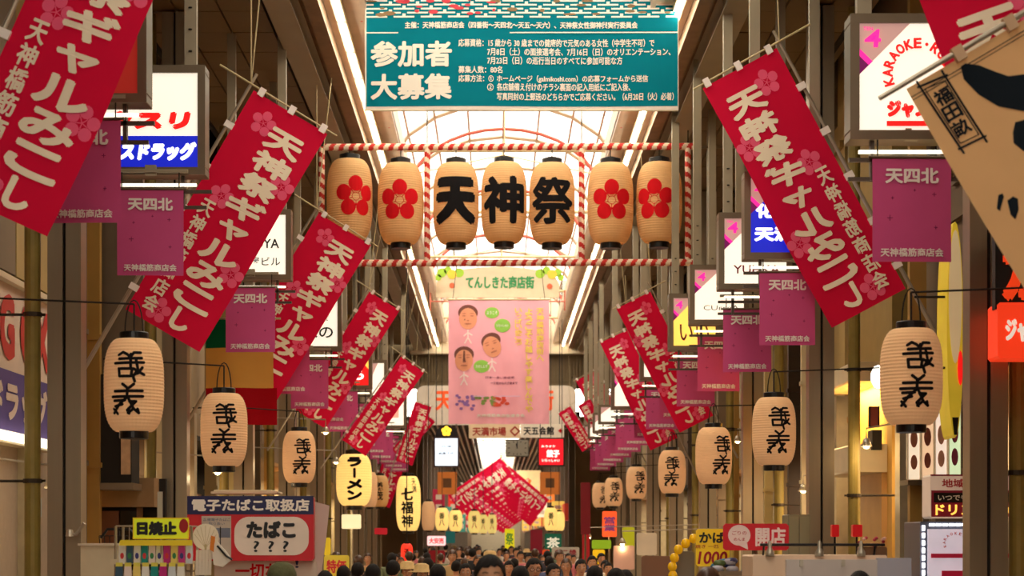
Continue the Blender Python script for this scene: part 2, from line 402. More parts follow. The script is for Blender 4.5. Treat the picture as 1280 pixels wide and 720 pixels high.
# warm shop lamps: real spots in the shop mouths
bulb_m = lit('warm bulb', (255, 214, 140), 14)
shade_m = mat('lamp shade metal', (196, 188, 170), rough=.35, metal=.6)
def shop_lamp(x, y, z, label, power=25, big=1.0):
    t = thing('spot_lamp', label, 'lamp', (x, y, z), group='small spot lamps')
    MB().lathe([(.02, .1), (.035, .09), (.07, 0), (.066, 0), (.03, .08)], 14).build('shade', shade_m, t, True)
    MB().lathe([(0, -.03), (.03, -.02), (.042, .01), (.03, .05), (0, .06)], 10).build('bulb', bulb_m, t, True)
    MB().tube([(0, 0, .1), (0, .0, .22), ((4.95 - abs(x)) * (1 if x > 0 else -1) / big, 0, .3)], .012, 6).build('arm', alum, t)
    t.scale = (big, big, big)
    l = bpy.data.lights.new('bulb_light', 'POINT'); l.energy = power; l.color = (1, .74, .42); l.shadow_soft_size = .05
    lo = bpy.data.objects.new('bulb_light', l); C.objects.link(lo); lo.parent = t; lo.location = (0, -.02, -.08)
    return t

# ---------------------------------------------------------------- far arcade beyond the fascia
FA = 80
fm = mat('far arcade wall', (142, 114, 80), rough=.7, var=.5, scale=.9)
for side, sd in ((-1, 'left'), (1, 'right')):
    fw = struct(MB().box(*sorted((side * 3.3, side * 7)), FA, 260, 0, 6.9).build('wall_far_' + sd, fm))
    for i in range(26):
        y = FA + .5 + i * 5
        MB().box(*sorted((side * 3.05, side * 3.3)), y, y + .35, 0, 6.7).build('pilaster', mat('grey pilaster', (120, 108, 92), rough=.5), fw)
        f = MB().box(*sorted((side * 3.2, side * 3.3)), y + .6, y + 2.6, 4.6, 6.2).build('clerestory_window', cream, fw)
        MB().box(*sorted((side * 3.16, side * 3.2)), y + .7, y + 2.5, 4.7, 6.1).build('pane', lit('backlit window', (255, 236, 205), 1.1), f)
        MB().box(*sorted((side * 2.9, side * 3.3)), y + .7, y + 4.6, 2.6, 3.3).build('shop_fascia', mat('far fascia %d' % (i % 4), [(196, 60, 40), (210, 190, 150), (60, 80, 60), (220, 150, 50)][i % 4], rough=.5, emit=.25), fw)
cf = struct(MB().box(-3.4, -1.0, FA, 260, 6.9, 7.1).box(1.2, 3.5, FA, 260, 6.9, 7.1).build('ceiling_far_arcade', dark))
sl = MB()
for j in range(8):
    for s2 in (-1, 1): sl.box(*sorted((s2 * (1.15 + .28 * j), s2 * (1.22 + .28 * j))), FA, 255, 6.75, 6.9)
o = sl.build('ceiling_slats', mat('far ceiling slat', (168, 150, 124), rough=.4), cf); o['kind'] = 'stuff'
sm = MB()
for j in range(60): sm.box(-1.05, 1.25, FA + j * 3, FA + j * 3 + .12, 6.95, 7.05)
o = sm.build('skylight_bars', cream, cf); o['kind'] = 'stuff'
struct(MB().box(-7, 7, 260, 260.4, 0, 5.5).build('wall_end', cream))
t = thing('arched_end_window', 'pale arched end window of the far arcade above the crowd', 'window', (.7, 150, 0))
mb = MB()
for i in range(9):
    a = PI * i / 8
    mb.tube([(1.9 * math.cos(a), 0, 5.4 + 1.5 * math.sin(a)), (0, 0, 5.2)], .03, 5)
mb.tube([(1.9 * math.cos(PI * i / 16), 0, 5.4 + 1.5 * math.sin(PI * i / 16)) for i in range(17)], .08, 6); mb.build('frame', cream, t)
g = MB(); pts = [(1.9 * math.cos(PI * i / 16), 5.4 + 1.5 * math.sin(PI * i / 16)) for i in range(17)]; g.prism([(-1.9, 4.2)] + [(1.9, 4.2)] + pts, .02, .05)
g.build('pane', lit('hazy window light', (250, 232, 204), .9), t)

# ================================================================ LANTERNS
def roofz(x, Y):            # height of what hangs above a spot
    if Y > 80: return 6.93
    if Y > 65: return 8.82
    q = (x - XC) / 2.28
    return RZ + .3 + 1.52 * math.sqrt(1 - q * q) if abs(q) < .96 else RZ
def lantern_profile(r, h, ribs, flatness=3.2):
    def rad(z):            # z from -1..1
        return r * (.52 + .48 * (1 - abs(z) ** flatness) ** (1 / 1.8)) if abs(z) < 1 else r * .52
    prof = []
    for i in range(ribs * 2 + 1):
        z = -1 + i / ribs; q = rad(max(-1, min(1, z * .985)))
        prof.append((q * (1 if i % 2 else .982), z * h / 2))
    return prof, (lambda v: rad(max(-.985, min(.985, v / (h / 2)))))
_L = {}
def lantern(name, label, loc, r, h, m, prints, group=None, ribs=26, rz=0, hook=.25, loop=True, capr=.46):
    """prints: list of (name, geo, material); geo in metres, centred on the lantern"""
    t = thing(name, label, 'lantern', loc, (0, 0, rz), group)
    prof, rad = lantern_profile(r, h, ribs)
    MB().lathe(prof, 40).build('paper_body', m, t, False)
    for zz, s in ((h / 2, 1), (-h / 2, -1)):
        ch = r * .22
        MB().lathe([(r * capr, -s * .01), (r * (capr + .02), 0), (r * (capr + .02), s * ch), (r * capr, s * (ch + .005)), (r * capr * .8, s * ch), (0, s * ch * .9)], 28).build('cap', black, t, loc=(0, 0, zz), smooth=False)
    if loop:
        zz = h / 2 + r * .22
        MB().tube([(r * .3 * math.cos(a), 0, zz + hook * math.sin(a)) for a in [PI * i / 10 for i in range(11)]], .006, 5).build('wire_handle', dark, t)
    def mp(u, v, d):
        q = rad(v) + d; a = u / r; return (q * math.sin(a), -q * math.cos(a), v)
    for n, g, mm in prints: prnt(n, g, mm, t, mp, .006, r * .16, h / 16)
    return t
def seal_glyphs(sc):
    """two seal-script characters copied stroke by stroke; units: 1 = crop pixel, centre (220,370)"""
    wd = 15
    S1 = [[(168, 226), (190, 212), (212, 222), (232, 240)], [(232, 236), (248, 214), (284, 214)], [(172, 246), (288, 242)], [(150, 268), (298, 264)], [(232, 222), (232, 298)],
          [(172, 296), (176, 334), (234, 334), (240, 296), (172, 296)], [(258, 244), (268, 300), (244, 336), (252, 360)], [(246, 296), (272, 312), (298, 326)], [(290, 290), (270, 318), (250, 326)]]
    S2 = [[(192, 374), (214, 392)], [(248, 374), (224, 394)], [(150, 410), (290, 408)], [(136, 438), (292, 436)], [(216, 392), (214, 440)], [(210, 444), (176, 474), (138, 520)],
          [(146, 458), (204, 456)], [(150, 486), (190, 476)], [(140, 500), (160, 524)], [(220, 444), (246, 498), (274, 520), (266, 500)], [(226, 462), (258, 462), (214, 506), (224, 522)], [(244, 500), (218, 520)]]
    gs = []
    for s in S1 + S2: gs.append(stroke([((x - 220) * sc, (370 - y) * sc) for x, y in s], wd * sc))
    return merge(*gs)
red_side = T('天満市場', 0, 0, .05, .3, vert=True)
# side rows (position from the photograph, real depth from the constant lantern size)
left_l = [(167.5, 412, 552, 75, 1.0, 0), (280, 485, 590, 59, 1, .15), (374, 533, 610, 42, 1, .3)]
right_l = [(1139, 393, 550, 78, 1, 0), (967.5, 488, 591, 55, 1, .1), (892, 530, 610, 46, 1, .42), (840, 558, 622, 35, 1, -.1), (795.5, 577, 630, 26, 1, .3), (767, 592, 638, 23, 1, .1), (750, 597, 641, 20, 1, .5)]
lr = .228
proto = None
for side, rows in ((-1, left_l), (1, right_l)):
    sd = 'left' if side < 0 else 'right'
    for i, (px, y0, y1, wpx, _, rz) in enumerate(rows):
        Y = 2 * lr * F / wpx; p = W(px, (y0 + y1) / 2, Y)
        lab = 'cream paper lantern with two black seal characters, %s from the front on the %s side' % (ORD[i], sd)
        if proto is None:
            proto = lantern('paper_lantern', lab, p, lr, .70, paper_lit, [('seal_lettering', seal_glyphs(.00148), ink)], 'side lanterns with seal characters', ribs=28, rz=rz)
            m2 = MB().tube([(0, 0, .40), (0, 0, .62)], .008, 5).tube([(0, 0, .62), (1.15 * -1, .1, .68)], .008, 6); m2.build('support_arm', dark, proto)
        else:
            q = dup(proto, None, p, (0, 0, rz), lab)
            q['label'] = lab
            if side > 0:
                for ch in q.children:
                    if ch.name.startswith('support_arm'): ch.scale = (-1, 1, 1)

# festival lantern row inside the striped frame
YF = 30
plum = merge(*[P(disc(.148 * math.sin(2 * PI * k / 5), .148 * math.cos(2 * PI * k / 5), .085, 18, .09)) for k in range(5)])
rays = merge(*([stroke([(.045 * math.sin(2 * PI * (k + .5) / 5), .045 * math.cos(2 * PI * (k + .5) / 5)), (.105 * math.sin(2 * PI * (k + .5) / 5), .105 * math.cos(2 * PI * (k + .5) / 5))], .008) for k in range(5)] +
              [P(disc(.09 * math.sin(2 * PI * (k + .5) / 5), .09 * math.cos(2 * PI * (k + .5) / 5), .012, 8)) for k in range(5)] + [stroke([(.045 * math.cos(2 * PI * k / 10), .045 * math.sin(2 * PI * k / 10)) for k in range(11)], .006)]))
def scl(g, s): return [(p[0] * s, p[1] * s) + tuple(p[2:]) for p in g[0]], g[1]
spec = [(437, 250, '', .35, 'leftmost of the seven, red plum crest'), (501, 255, '', 0, 'second from the left, red plum crest'), (570, 255, '天', 0, 'third from the left, black character'),
        (630, 254, '神', 0, 'middle one, black character'), (690, 255, '祭', 0, 'third from the right, black character'), (763, 255, '', 0, 'second from the right, red plum crest'), (824, 254, '', -.3, 'rightmost of the seven, red plum crest')]
for px, py, ch, rz, lab in spec:
    p = W(px, py, YF)
    if ch: pr = [('lettering', T(ch, 0, 0, .74, .74, {'天': .065, '神': .04, '祭': .03}[ch]), ink)]
    else: pr = [('plum_crest', scl(plum, 1.38), redink), ('crest_rays', scl(rays, 1.38), redink)]
    t = lantern('festival_lantern', 'large festival lantern in striped frame, ' + lab, p, .36, 1.24, paper, pr, 'festival lanterns in the striped frame', ribs=34, rz=rz, hook=.04, capr=.42)
    zt = EYE + (675 - 184) * YF / F
    MB().tube([(0, 0, .70), (0, 0, zt - p.z)], .008, 5).build('hanging_cord', dark, t)
# striped frame: round bars wound with red and white cloth
redw = mat('red winding cloth', (206, 52, 46), rough=.8, var=.05); whw = mat('white winding cloth', (246, 222, 196), rough=.8, var=.04)
fr = thing('striped_frame', 'red and white striped bar frame holding seven festival lanterns', 'frame', (0, YF, 0))
def winding(a, b, r, name, par, pitch=.155):
    a, b = Vector(a), Vector(b); L = (b - a).length; n = int(L / (pitch / 8)); nn = 12; d = (b - a) / L
    u = Vector((0, 1, 0)); v = d.cross(u); vs = []; fs = []; ms = []
    for i in range(n + 1):
        c = a + d * (L * i / n)
        for j in range(nn): an = 2 * PI * j / nn; vs.append(c + (u * math.cos(an) + v * math.sin(an)) * r)
    for i in range(n):
        for j in range(nn):
            fs.append((i * nn + j, i * nn + (j + 1) % nn, (i + 1) * nn + (j + 1) % nn, (i + 1) * nn + j))
            ms.append(0 if ((i / 8.0 + j / nn) % 1) < .5 else 1)
    m = MB(); m.v = [tuple(x) for x in vs]; m.f = fs; m.m = ms
    return m.build(name, [redw, whw], par)
def f2(px, py): p = W(px, py, YF); return (p.x, 0, p.z)
winding(f2(405, 184), f2(872, 183), .055, 'top_bar', fr); winding(f2(446, 329), f2(872, 328), .055, 'bottom_bar', fr)
winding(f2(397, 329), f2(447, 329), .055, 'bottom_bar', fr)
for px in (402, 534, 727, 860): winding(f2(px, 184), f2(px, 328), .048, 'upright_bar', fr)
for px in (402, 534, 727, 860): a = f2(px, 184); MB().tube([a, (a[0], 0, RZ + .3)], .01, 5).build('hanging_wire', dark, fr)
m = MB(); a = f2(397, 184); m.tube([(-4.0, 0, a[2]), a], .02, 6); a = f2(872, 184); m.tube([a, (4.0, 0, a[2])], .02, 6); m.build('side_support', bronze, fr)

# ================================================================ NOBORI BANNERS (tilted red banners on poles)
NW, NL = .90, 2.70
def nob(m_):      # m_: +1 pole on the left, -1 mirrored (seen from the back)
    def mp(s, t_, d):
        wv = .035 * math.sin(3.1 * t_ + 2.2 * s) * min(1, s * 2) + .02 * math.sin(7 * s + t_)
        return (m_ * (s + .06), wv - d, -t_ - .05)
    return mp
def flowers(s, t_):
    gs = []
    if 1:
        for k in range(5): gs.append(P(disc(s + .088 * math.sin(2 * PI * k / 5), t_ - .088 * math.cos(2 * PI * k / 5), .052, 12)))
        for k in range(5):
            a = 2 * PI * (k + .5) / 5; gs.append(stroke([(s, t_), (s + .05 * math.sin(a), t_ - .05 * math.cos(a))], .008))
    return merge(*gs)
def vtext(s, cx, top, bot, wd, bold):
    g = T(s, cx, -(top + bot) / 2, wd, bot - top, bold, vert=True)
    return [(p[0], -p[1]) + tuple(p[2:]) for p in g[0]], g[1]
def make_nobori(m_, label, group):
    t = thing('nobori_banner', label, 'banner', (0, 0, 0), group=group); mp = nob(m_)
    n, k = 10, 28; vs = [mp(NW * i / n, NL * j / k, 0) for j in range(k + 1) for i in range(n + 1)]
    fs = [(j * (n + 1) + i, j * (n + 1) + i + 1, (j + 1) * (n + 1) + i + 1, (j + 1) * (n + 1) + i) for j in range(k) for i in range(n)]
    MB().add(vs, fs).build('cloth', redc, t, True)
    MB().tube([(0, .02, .12), (0, .02, -NL - 1.0)], .018, 8, .026).build('pole', alum, t)
    MB().tube([(-.38 * m_, .0, -.0), (NW * m_ + .16 * m_, .0, -.02)], .012, 7, .009).build('crossbar', bamboo, t)
    lm = MB().add([(0, -.012, .02), (.07, -.012, .02), (.07, -.012, -.07), (0, -.012, -.07), (0, .012, .02), (.07, .012, .02), (.07, .012, -.07), (0, .012, -.07)], [(3, 2, 1, 0), (4, 5, 6, 7), (0, 1, 5, 4)]).mesh('loop', whitec)
    for s in (.05, .42, .8): link('loop', lm, t, ((s if m_ > 0 else -s - .07) + .06 * m_, 0, 0))
    lm2 = MB().box(-.03, .07, -.022, .03, -.035, .035).mesh('side_loop', whitec)
    for z in (.5, 1.0, 1.5, 2.0, 2.5): link('side_loop', lm2 if m_ > 0 else lm2, t, (0 if m_ > 0 else -.04, 0.012, -z))
    for q in ((.26, .25), (.77, .75), (.27, 1.15), (.77, 1.82), (.3, 2.53)): prnt('blossom_print', flowers(*q), pinkc, t, mp, .005, .12, .2)
    prnt('main_lettering', vtext('天神祭ギャルみこし', .56, .20, 2.64, .43, .055), creamc, t, mp, .009, .12, .2)
    prnt('small_lettering', vtext('天神橋筋商店会', .20, 1.24, 2.6, .165, .03), creamc, t, mp, .009, .12, .2)
    return t
nl = make_nobori(1, 'x', 'tilted red festival banners on the left'); nr = make_nobori(-1, 'x', 'tilted red festival banners on the right')
first = {1: nl, -1: nr}
def put_nobori(m_, px, py, Y, tilt, scale, label, yaw=0):
    p = W(px, py, Y); r = first.get(m_)
    if r is not None: first[m_] = None; protos[m_] = r; r.location = p
    else: r = dup(protos[m_], None, p)
    r.rotation_euler = (0, R(tilt) * (1 if m_ > 0 else -1), R(yaw)); r.scale = scale if isinstance(scale, tuple) else (scale,) * 3; r['label'] = label
    if Y < 80:
        m = MB().tube([(0, 0, 0), (0, 0, max(.2, roofz(p.x, Y) - p.z))], .008, 5).build('rope', bamboo, r)
        m.matrix_parent_inverse = Matrix(); m.rotation_euler = (Matrix.Rotation(R(tilt) * (1 if m_ > 0 else -1), 4, 'Y').inverted()).to_euler(); sc_ = scale if isinstance(scale, tuple) else (scale,) * 3; m.scale = (1, 1, 1 / sc_[2])
    return r
protos = {}
nbl = 'tilted crimson festival banner, %s in the left row'
put_nobori(1, 104, -190, 12.9, 24.5, .9, 'tilted crimson festival banner largest and nearest, cut by left frame edge', -3)
put_nobori(1, 314, 104, 20.4, 30, 1.0, 'tilted crimson banner between lit drugstore sign and striped frame', 4)
put_nobori(1, 396, 260, 27.0, 31, .955, 'tilted crimson banner overlapping the leftmost festival lantern', 3)
put_nobori(1, 461, 360, 33, 32, (.68, .68, .89), 'tilted crimson banner above the glowing yellow ramen lantern, higher of two', 0)
put_nobori(1, 501, 442, 37, 35, (.60, .60, .73), 'tilted crimson banner touching the glowing yellow ramen lantern, lower of two', 0)
put_nobori(1, 518, 500, 50, 18, (.5, .5, .6), 'small distant red banner left of the pink banner, steeper one', 0)
put_nobori(1, 531, 514, 52, 42, (.42, .42, .5), 'small distant red banner left of the pink banner, slanting one', 0)
put_nobori(-1, 974, 51, 20.3, 28, (.98, .98, 1.07), 'large tilted crimson banner seen from its back on the right', -2)
put_nobori(-1, 814, 360, 32, 27, (.70, .70, .86), 'tilted crimson banner seen from its back left of the yellow sign', 0)
put_nobori(-1, 785, 409, 37, 25, (.64, .64, .85), 'tilted crimson banner seen from its back, overlapped by the larger one', 0)
put_nobori(-1, 747, 460, 62, 27, (.85, .85, .98), 'tilted crimson banner seen from its back right of the pink banner', 0)
put_nobori(-1, 713, 506, 57, 32, (.46, .46, .5), 'small distant crimson banner seen from its back beside the pink banner corner', 0)
put_nobori(-1, 738, 497, 56, 30, (.46, .46, .5), 'distant crimson banner partly hidden behind white stacked signs on the right', 0)
for m_, x, y, Y, tl in ((1, 488, 545, 62, 20), (-1, 1330, -80, 11.8, 20)):
    put_nobori(m_, x, y, Y, tl, .8 if m_ > 0 else 1.0, 'small red pennant banner hanging above the narrow column lantern' if m_ > 0 else 'crimson banner corner peeking in at the top right above the beige banner', 0)
# stacked pairs deep in the far arcade
for i in range(11):
    Y = 90 + i * 6.5
    zt = 5.7 - (Y - 90) * .012
    for m_ in (1, -1):
        if m_ < 0 and i > 4: continue
        x0 = .22 + (Y - 90) * (.034 if m_ > 0 else .008)
        p = Vector((x0, Y + (1.5 if m_ < 0 else 0), zt))
        r = dup(protos[m_], None, p, (0, R(55 if m_ > 0 else -50), 0)); r.scale = (1.12,) * 3
        for chd in list(r.children):
            if chd.name.startswith('pole') or chd.name.startswith('rope'): bpy.data.objects.remove(chd)
        m = MB().tube([(0, 0, 0), (0, 0, 6.72 - zt)], .008, 5).build('rope', bamboo, r); m.rotation_euler = (0, R(-55 if m_ > 0 else 50), 0)
        r['label'] = 'red festival banner slanting %s in the far stack, %s from the front' % ('down left' if m_ > 0 else 'down right', ORD[i]); r['group'] = 'crossed red banners in the far arcade'
# beige performance banner at the top right
Y = 10.3; t = thing('beige_banner', 'beige banner with big black brush strokes and framed name at top right', 'banner', W(1283, 22, Y), (0, R(-30.7), 0))
def bm_(s, t_, d): return (-.75 + s, .03 * math.sin(2.4 * t_ + 3 * s) - d, -t_)
bw, bl = .76, 2.1
vs = [bm_(bw * i / 8, bl * j / 20, 0) for j in range(21) for i in range(9)]
fs = [(j * 9 + i, j * 9 + i + 1, (j + 1) * 9 + i + 1, (j + 1) * 9 + i) for j in range(20) for i in range(8)]
MB().add(vs, fs).build('cloth', cloth('beige banner cloth', (234, 188, 134)), t, True)
U = F / Y     # px per metre
def loc_bm(px, py):   # pixel -> (s,t) on that banner
    dx, dy = (px - 1283) / U, (py - 22) / U; a = R(30.7)
    x = dx * math.cos(a) - dy * math.sin(a) ; z = dx * math.sin(a) + dy * math.cos(a)
    return (x + .75, z)
inkn = cloth('blue black ink', (22, 30, 38), var=.05)
blob = [loc_bm(*q) for q in ((1202, 82), (1206, 98), (1225, 117), (1250, 132), (1280, 138), (1310, 130), (1310, 100), (1280, 92), (1262, 94), (1245, 88), (1225, 80), (1208, 78))]
blob2 = [loc_bm(*q) for q in ((1270, 152), (1267, 165), (1268, 178), (1280, 188), (1300, 188), (1305, 150), (1285, 148))]
b3 = [loc_bm(*q) for q in ((1249, 243), (1247, 260), (1251, 263), (1256, 245), (1254, 241))]
b4 = [loc_bm(*q) for q in ((1260, 250), (1264, 268), (1270, 274), (1274, 262), (1273, 248), (1267, 245))]
b5 = [loc_bm(*q) for q in ((1290, 300), (1292, 330), (1300, 335), (1312, 300))]
for q in (blob, blob2, b3, b4, b5): prnt('brush_stroke', P(q), inkn, t, bm_, .006, .1, .12)
q = [loc_bm(*c) for c in ((1150, 108), (1182, 94), (1231, 170), (1202, 184))]
gs = []
for A_, B_ in zip(q, q[1:] + q[:1]):
    ex = ((B_[0] - A_[0]) * .08, (B_[1] - A_[1]) * .08); gs.append(stroke([(A_[0] - ex[0], A_[1] - ex[1]), (B_[0] + ex[0], B_[1] + ex[1])], .012))
cx = sum(a[0] for a in q) / 4; cy = sum(a[1] for a in q) / 4
q2 = [(cx + (a[0] - cx) * .8, cy + (a[1] - cy) * .88) for a in q]
for A_, B_ in zip(q2, q2[1:] + q2[:1]): gs.append(stroke([A_, B_], .006))
g = T('福田畝', cx, -cy, .1, .29, .03, vert=True); gs.append(([(p[0], -p[1]) + tuple(p[2:]) for p in g[0]], g[1]))
prnt('framed_lettering', merge(*gs), inkn, t, bm_, .006, .1, .12)
prnt('hem_lines', P(rect(0, bw, .05, .055), rect(0, bw, .068, .072)), inkn, t, bm_, .006, .1)
MB().tube([(-.9, .0, .03), (.3, 0, .03)], .014, 8, .018).build('crossbar', alum, t)
m = MB(); m.box(-.44, -.38, -.02, .02, -.02, .06); m.box(-.12, -.06, -.02, .02, -.02, .06); m.build('loop', cloth('beige loop', (230, 196, 160)), t)
MB().tube([(.1, .03, .3), (.1, .03, -2.6)], .02, 8).build('pole', alum, t)

# ================================================================ SMALL MAGENTA BANNERS
def make_purple():
    t = thing('magenta_banner', 'x', 'banner', (0, 0, 0), group='small magenta shopping street banners')
    mp = lambda u, v, d: (u, .012 * math.sin(5 * u + 2 * v) * min(1, (.0 - v) * 3) - d, v)
    n, k = 6, 8; vs = [mp(-.3 + .6 * i / n, -.78 * j / k, 0) for j in range(k + 1) for i in range(n + 1)]
    fs = [(j * (n + 1) + i, j * (n + 1) + i + 1, (j + 1) * (n + 1) + i + 1, (j + 1) * (n + 1) + i) for j in range(k) for i in range(n)]
    MB().add(vs, fs).build('cloth', purplec, t, True)
    prnt('top_lettering', T('天四北', 0, -.13, .41, .12, .04), whitec, t, mp, .006, .15)
    prnt('bottom_lettering', T('天神橋筋商店会', 0, -.71, .48, .066, .03), whitec, t, mp, .006, .15)
    gs = []
    for x, y, s in ((-.17, -.45, .02), (.17, -.27, .014), (-.15, -.3, .010), (.18, -.52, .012), (.02, -.24, .008)):
        gs += [stroke([(x - s, y), (x + s, y)], .005), stroke([(x, y - s), (x, y + s)], .005)]
    prnt('sparkle_print', merge(*gs), cloth('dark plum print', (120, 30, 80)), t, mp, .006)
    MB().tube([(-.33, 0, .01), (.33, 0, .01)], .012, 8).build('top_rod', bronze, t)
    for x in (-.26, .26): MB().tube([(x, 0, .01), (x, 0, .16)], .006, 5).build('hanger', dark, t)
    MB().box(-.34, .34, -.015, .025, .16, .19).box(-.05, .05, .0, .05, .14, .23).build('bracket', beam_m, t)
    MB().box(-.05, .05, .05, .1, .1, 3.78).build('channel_hanger', beam_m, t)
    return t
pp = make_purple(); used = False
PR = [14.5, 20.7, 24.0, 27.1, 30.2, 33.3, 36.4, 39.5, 42.6, 45.7, 48.8, 51.9, 55, 58]
PLf = [14.6, 17.5, 23.3, 27.6, 30.7, 34.5, 37.2, 40.5, 43.6, 46.8, 50, 53, 56, 59]
for side, ys in ((-1, PLf), (1, PR)):
    for i, y in enumerate(ys):
        lab = 'small magenta banner reading 天四北, %s from the front on the %s side' % (ORD[i], 'left' if side < 0 else 'right')
        xin = 2.68 if side < 0 else 2.84
        if side < 0 and y < 18: xin = 2.85
        zz = 4.63 if side > 0 or y > 25 else (4.94 if y < 20 else 4.81)
        wv = 1.0
        loc = (side * (xin + .3), y, zz)
        yaw = R(random.uniform(-4, 4))
        if not used: pp.location = loc; pp['label'] = lab; used = True; pp.rotation_euler = (0, 0, yaw); b_ = pp
        else: b_ = dup(pp, None, loc, (0, 0, yaw), lab)
        for ch in list(b_.children):
            if ch.name.startswith('channel_hanger'):
                ch.location = (side * .24, 0, 4.57 - zz)
                ch.scale = (1, 1, 1)
                if b_ is not pp and (y < 22 or (side > 0 and y < 28) or (side < 0 and y in (23.3, 30.7))): bpy.data.objects.remove(ch)

# ================================================================ LIT SIGN BOXES under the side ceilings
gbase = lit('lit white sign face', (255, 244, 226), .5)
def E(nm, c, e=.6): return lit(nm, c, e)
ten_bg = E('lit dusky grey', (206, 160, 150), .32); ten_m = E('lit hot magenta', (240, 40, 150), .6); ten_d = E('lit deep maroon', (120, 16, 90), .3)
def ten4(par, w_, h_, four=True):
    x0, y1 = -w_ / 2, h_ / 2; a = .5 * w_; b = .5 * h_
    prnt('corner_panel', P([(x0, y1), (x0, y1 - .48 * h_), (x0 + .52 * w_, y1)]), ten_bg, par, flat, .006)
    prnt('corner_stripe', P([(x0, y1 - .30 * h_), (x0 + .1 * w_, y1 - .39 * h_), (x0, y1 - .48 * h_)]), ten_d, par, flat, .009)
    prnt('corner_stripe', P([(x0, y1 - .23 * h_), (x0 + .14 * w_, y1 - .355 * h_), (x0 + .1 * w_, y1 - .39 * h_), (x0, y1 - .30 * h_)]), ten_m, par, flat, .009)
    g = T('4', x0 + .14 * w_, y1 - .14 * h_, .17 * w_, .17 * h_, .04, slant=.1)
    if four: g = merge(g, T('TEN', x0 + .09 * w_, y1 - .05 * h_, .1 * w_, .035 * h_, .01))
    prnt('corner_lettering', g, ten_m, par, flat, .012)
def sign_box(name, label, px0, px1, py0, py1, Y, faces, cat='sign', face_m=None, depth=.22, bez=.07, group='lit sign boxes under the ceiling', ten=True, hang=True):
    a = W(px0, py1, Y); b = W(px1, py0, Y); w_ = b.x - a.x; h_ = b.z - a.z
    t = thing(name, label, cat, ((a.x + b.x) / 2, Y, (a.z + b.z) / 2), group=group)
    iw, ih = w_ - 2 * bez, h_ - 2 * bez
    fm_ = MB()
    for x0, x1, z0, z1 in ((-w_ / 2, w_ / 2, h_ / 2 - bez, h_ / 2), (-w_ / 2, w_ / 2, -h_ / 2, -h_ / 2 + bez), (-w_ / 2, -w_ / 2 + bez, -h_ / 2 + bez, h_ / 2 - bez), (w_ / 2 - bez, w_ / 2, -h_ / 2 + bez, h_ / 2 - bez)):
        fm_.bevbox(x0, x1, -.03, depth, z0, z1, .006)
    fm_.box(-iw / 2, iw / 2, depth - .02, depth, -ih / 2, ih / 2)
    fm_.build('frame', bronze, t)
    MB().box(-iw / 2, iw / 2, 0, .02, -ih / 2, ih / 2).build('face', face_m or gbase, t)
    faces(t, iw, ih)
    if ten: ten4(t, iw, ih)
    if hang:
        top = RZ + .05 - t.location.z
        for s in (-1, 1):
            hx = s * w_ * .36
            m = MB().box(hx - .055, hx + .055, .06, .14, h_ / 2, top)
            m.build('channel_hanger', beam_m, t)
        for s in (-1, 1):
            mm = MB()
            for zz in (h_ / 2 + .15, h_ / 2 + .35, h_ / 2 + .55): mm.lathe([(.0, -.01), (.016, -.008), (.018, 0)], 8, (s * w_ * .36, .05, zz))
            mm.build('hanger_bolt', dark, t)
        m = MB().box(-w_ / 2, w_ / 2 + .05, .02, .06, -h_ / 2 - .16, -h_ / 2 - .13).box(-w_ / 2, w_ / 2, .05, .08, -h_ / 2 - .30, -h_ / 2 - .27)
        for s in (-.3, .3): m.box(s * w_ - .015, s * w_ + .015, .02, .08, -h_ / 2 - .30, -h_ / 2)
        m.build('lower_bracket', mat('bracket steel', (86, 76, 66), rough=.4, metal=.5), t)
        m = MB().box(-w_ * .42, w_ * .42, .0, .03, -h_ / 2 - .10, -h_ / 2 - .075); m.build('under_light', lit('sign under light', (255, 240, 210), 1.2), t)
    return t
S_red = E('lit red', (220, 24, 22)); S_blue = E('lit blue', (18, 32, 176)); S_blk = mat('sign black vinyl', (20, 18, 18), rough=.4); S_wh = E('lit pure white', (255, 250, 240), .75); S_or = E('lit orange', (240, 90, 20)); S_yel = E('lit yellow', (255, 206, 90), .62)
def f_kar(t, w_, h_):
    gs = []
    for i, c in enumerate('KARAOKE・ROOM'):
        a = R(196 - i * 17.5); r_ = .31 * w_
        gs.append(T(c, .10 * w_ + r_ * math.cos(a), .03 * h_ + r_ * math.sin(a), .085 * w_, .1 * h_, .07, rot=a - PI / 2) if c != '・' else P(disc(.10 * w_ + r_ * math.cos(a), .03 * h_ + r_ * math.sin(a), .014, 8)))
    gs.append(T('ジャンカラ', .13 * w_, -.30 * h_, .7 * w_, .17 * h_, .08)); gs.append(P(rect(-.22 * w_, .46 * w_, -.46 * h_, -.41 * h_)))
    prnt('lettering', merge(*gs), S_red, t, flat, .012)
sign_box('light_box_sign', 'square white karaoke sign box with red arched lettering at top right', 1062, 1208, 18, 175, 14.5, f_kar)
def f_kus(t, w_, h_):
    prnt('blue_band', P(rect(-w_ / 2, w_ / 2, -h_ / 2, -.165 * h_)), S_blue, t, flat, .006)
    prnt('red_lettering', T('クスリ', .0 * w_, .0 * h_, .84 * w_, .2 * h_, .1, slant=.2), S_red, t, flat, .01)
    prnt('white_lettering', T('エスドラッグ', .03 * w_, -.33 * h_, .9 * w_, .2 * h_, .07, slant=.15), S_wh, t, flat, .01)
sign_box('light_box_sign', 'white and blue drugstore sign box with red lettering at upper left', 112, 257, 82, 219, 17.6, f_kus, ten=False)
def f_redp(t, w_, h_): prnt('red_panel', P(rect(-w_ / 2, w_ / 2, -h_ / 2, h_ / 2)), mat('dim red panel', (176, 40, 30), emit=.25), t, flat, .006)
sign_box('light_box_sign', 'dim red sign box at top left behind the largest red banner', 40, 184, -20, 129, 14.6, f_redp, ten=False)
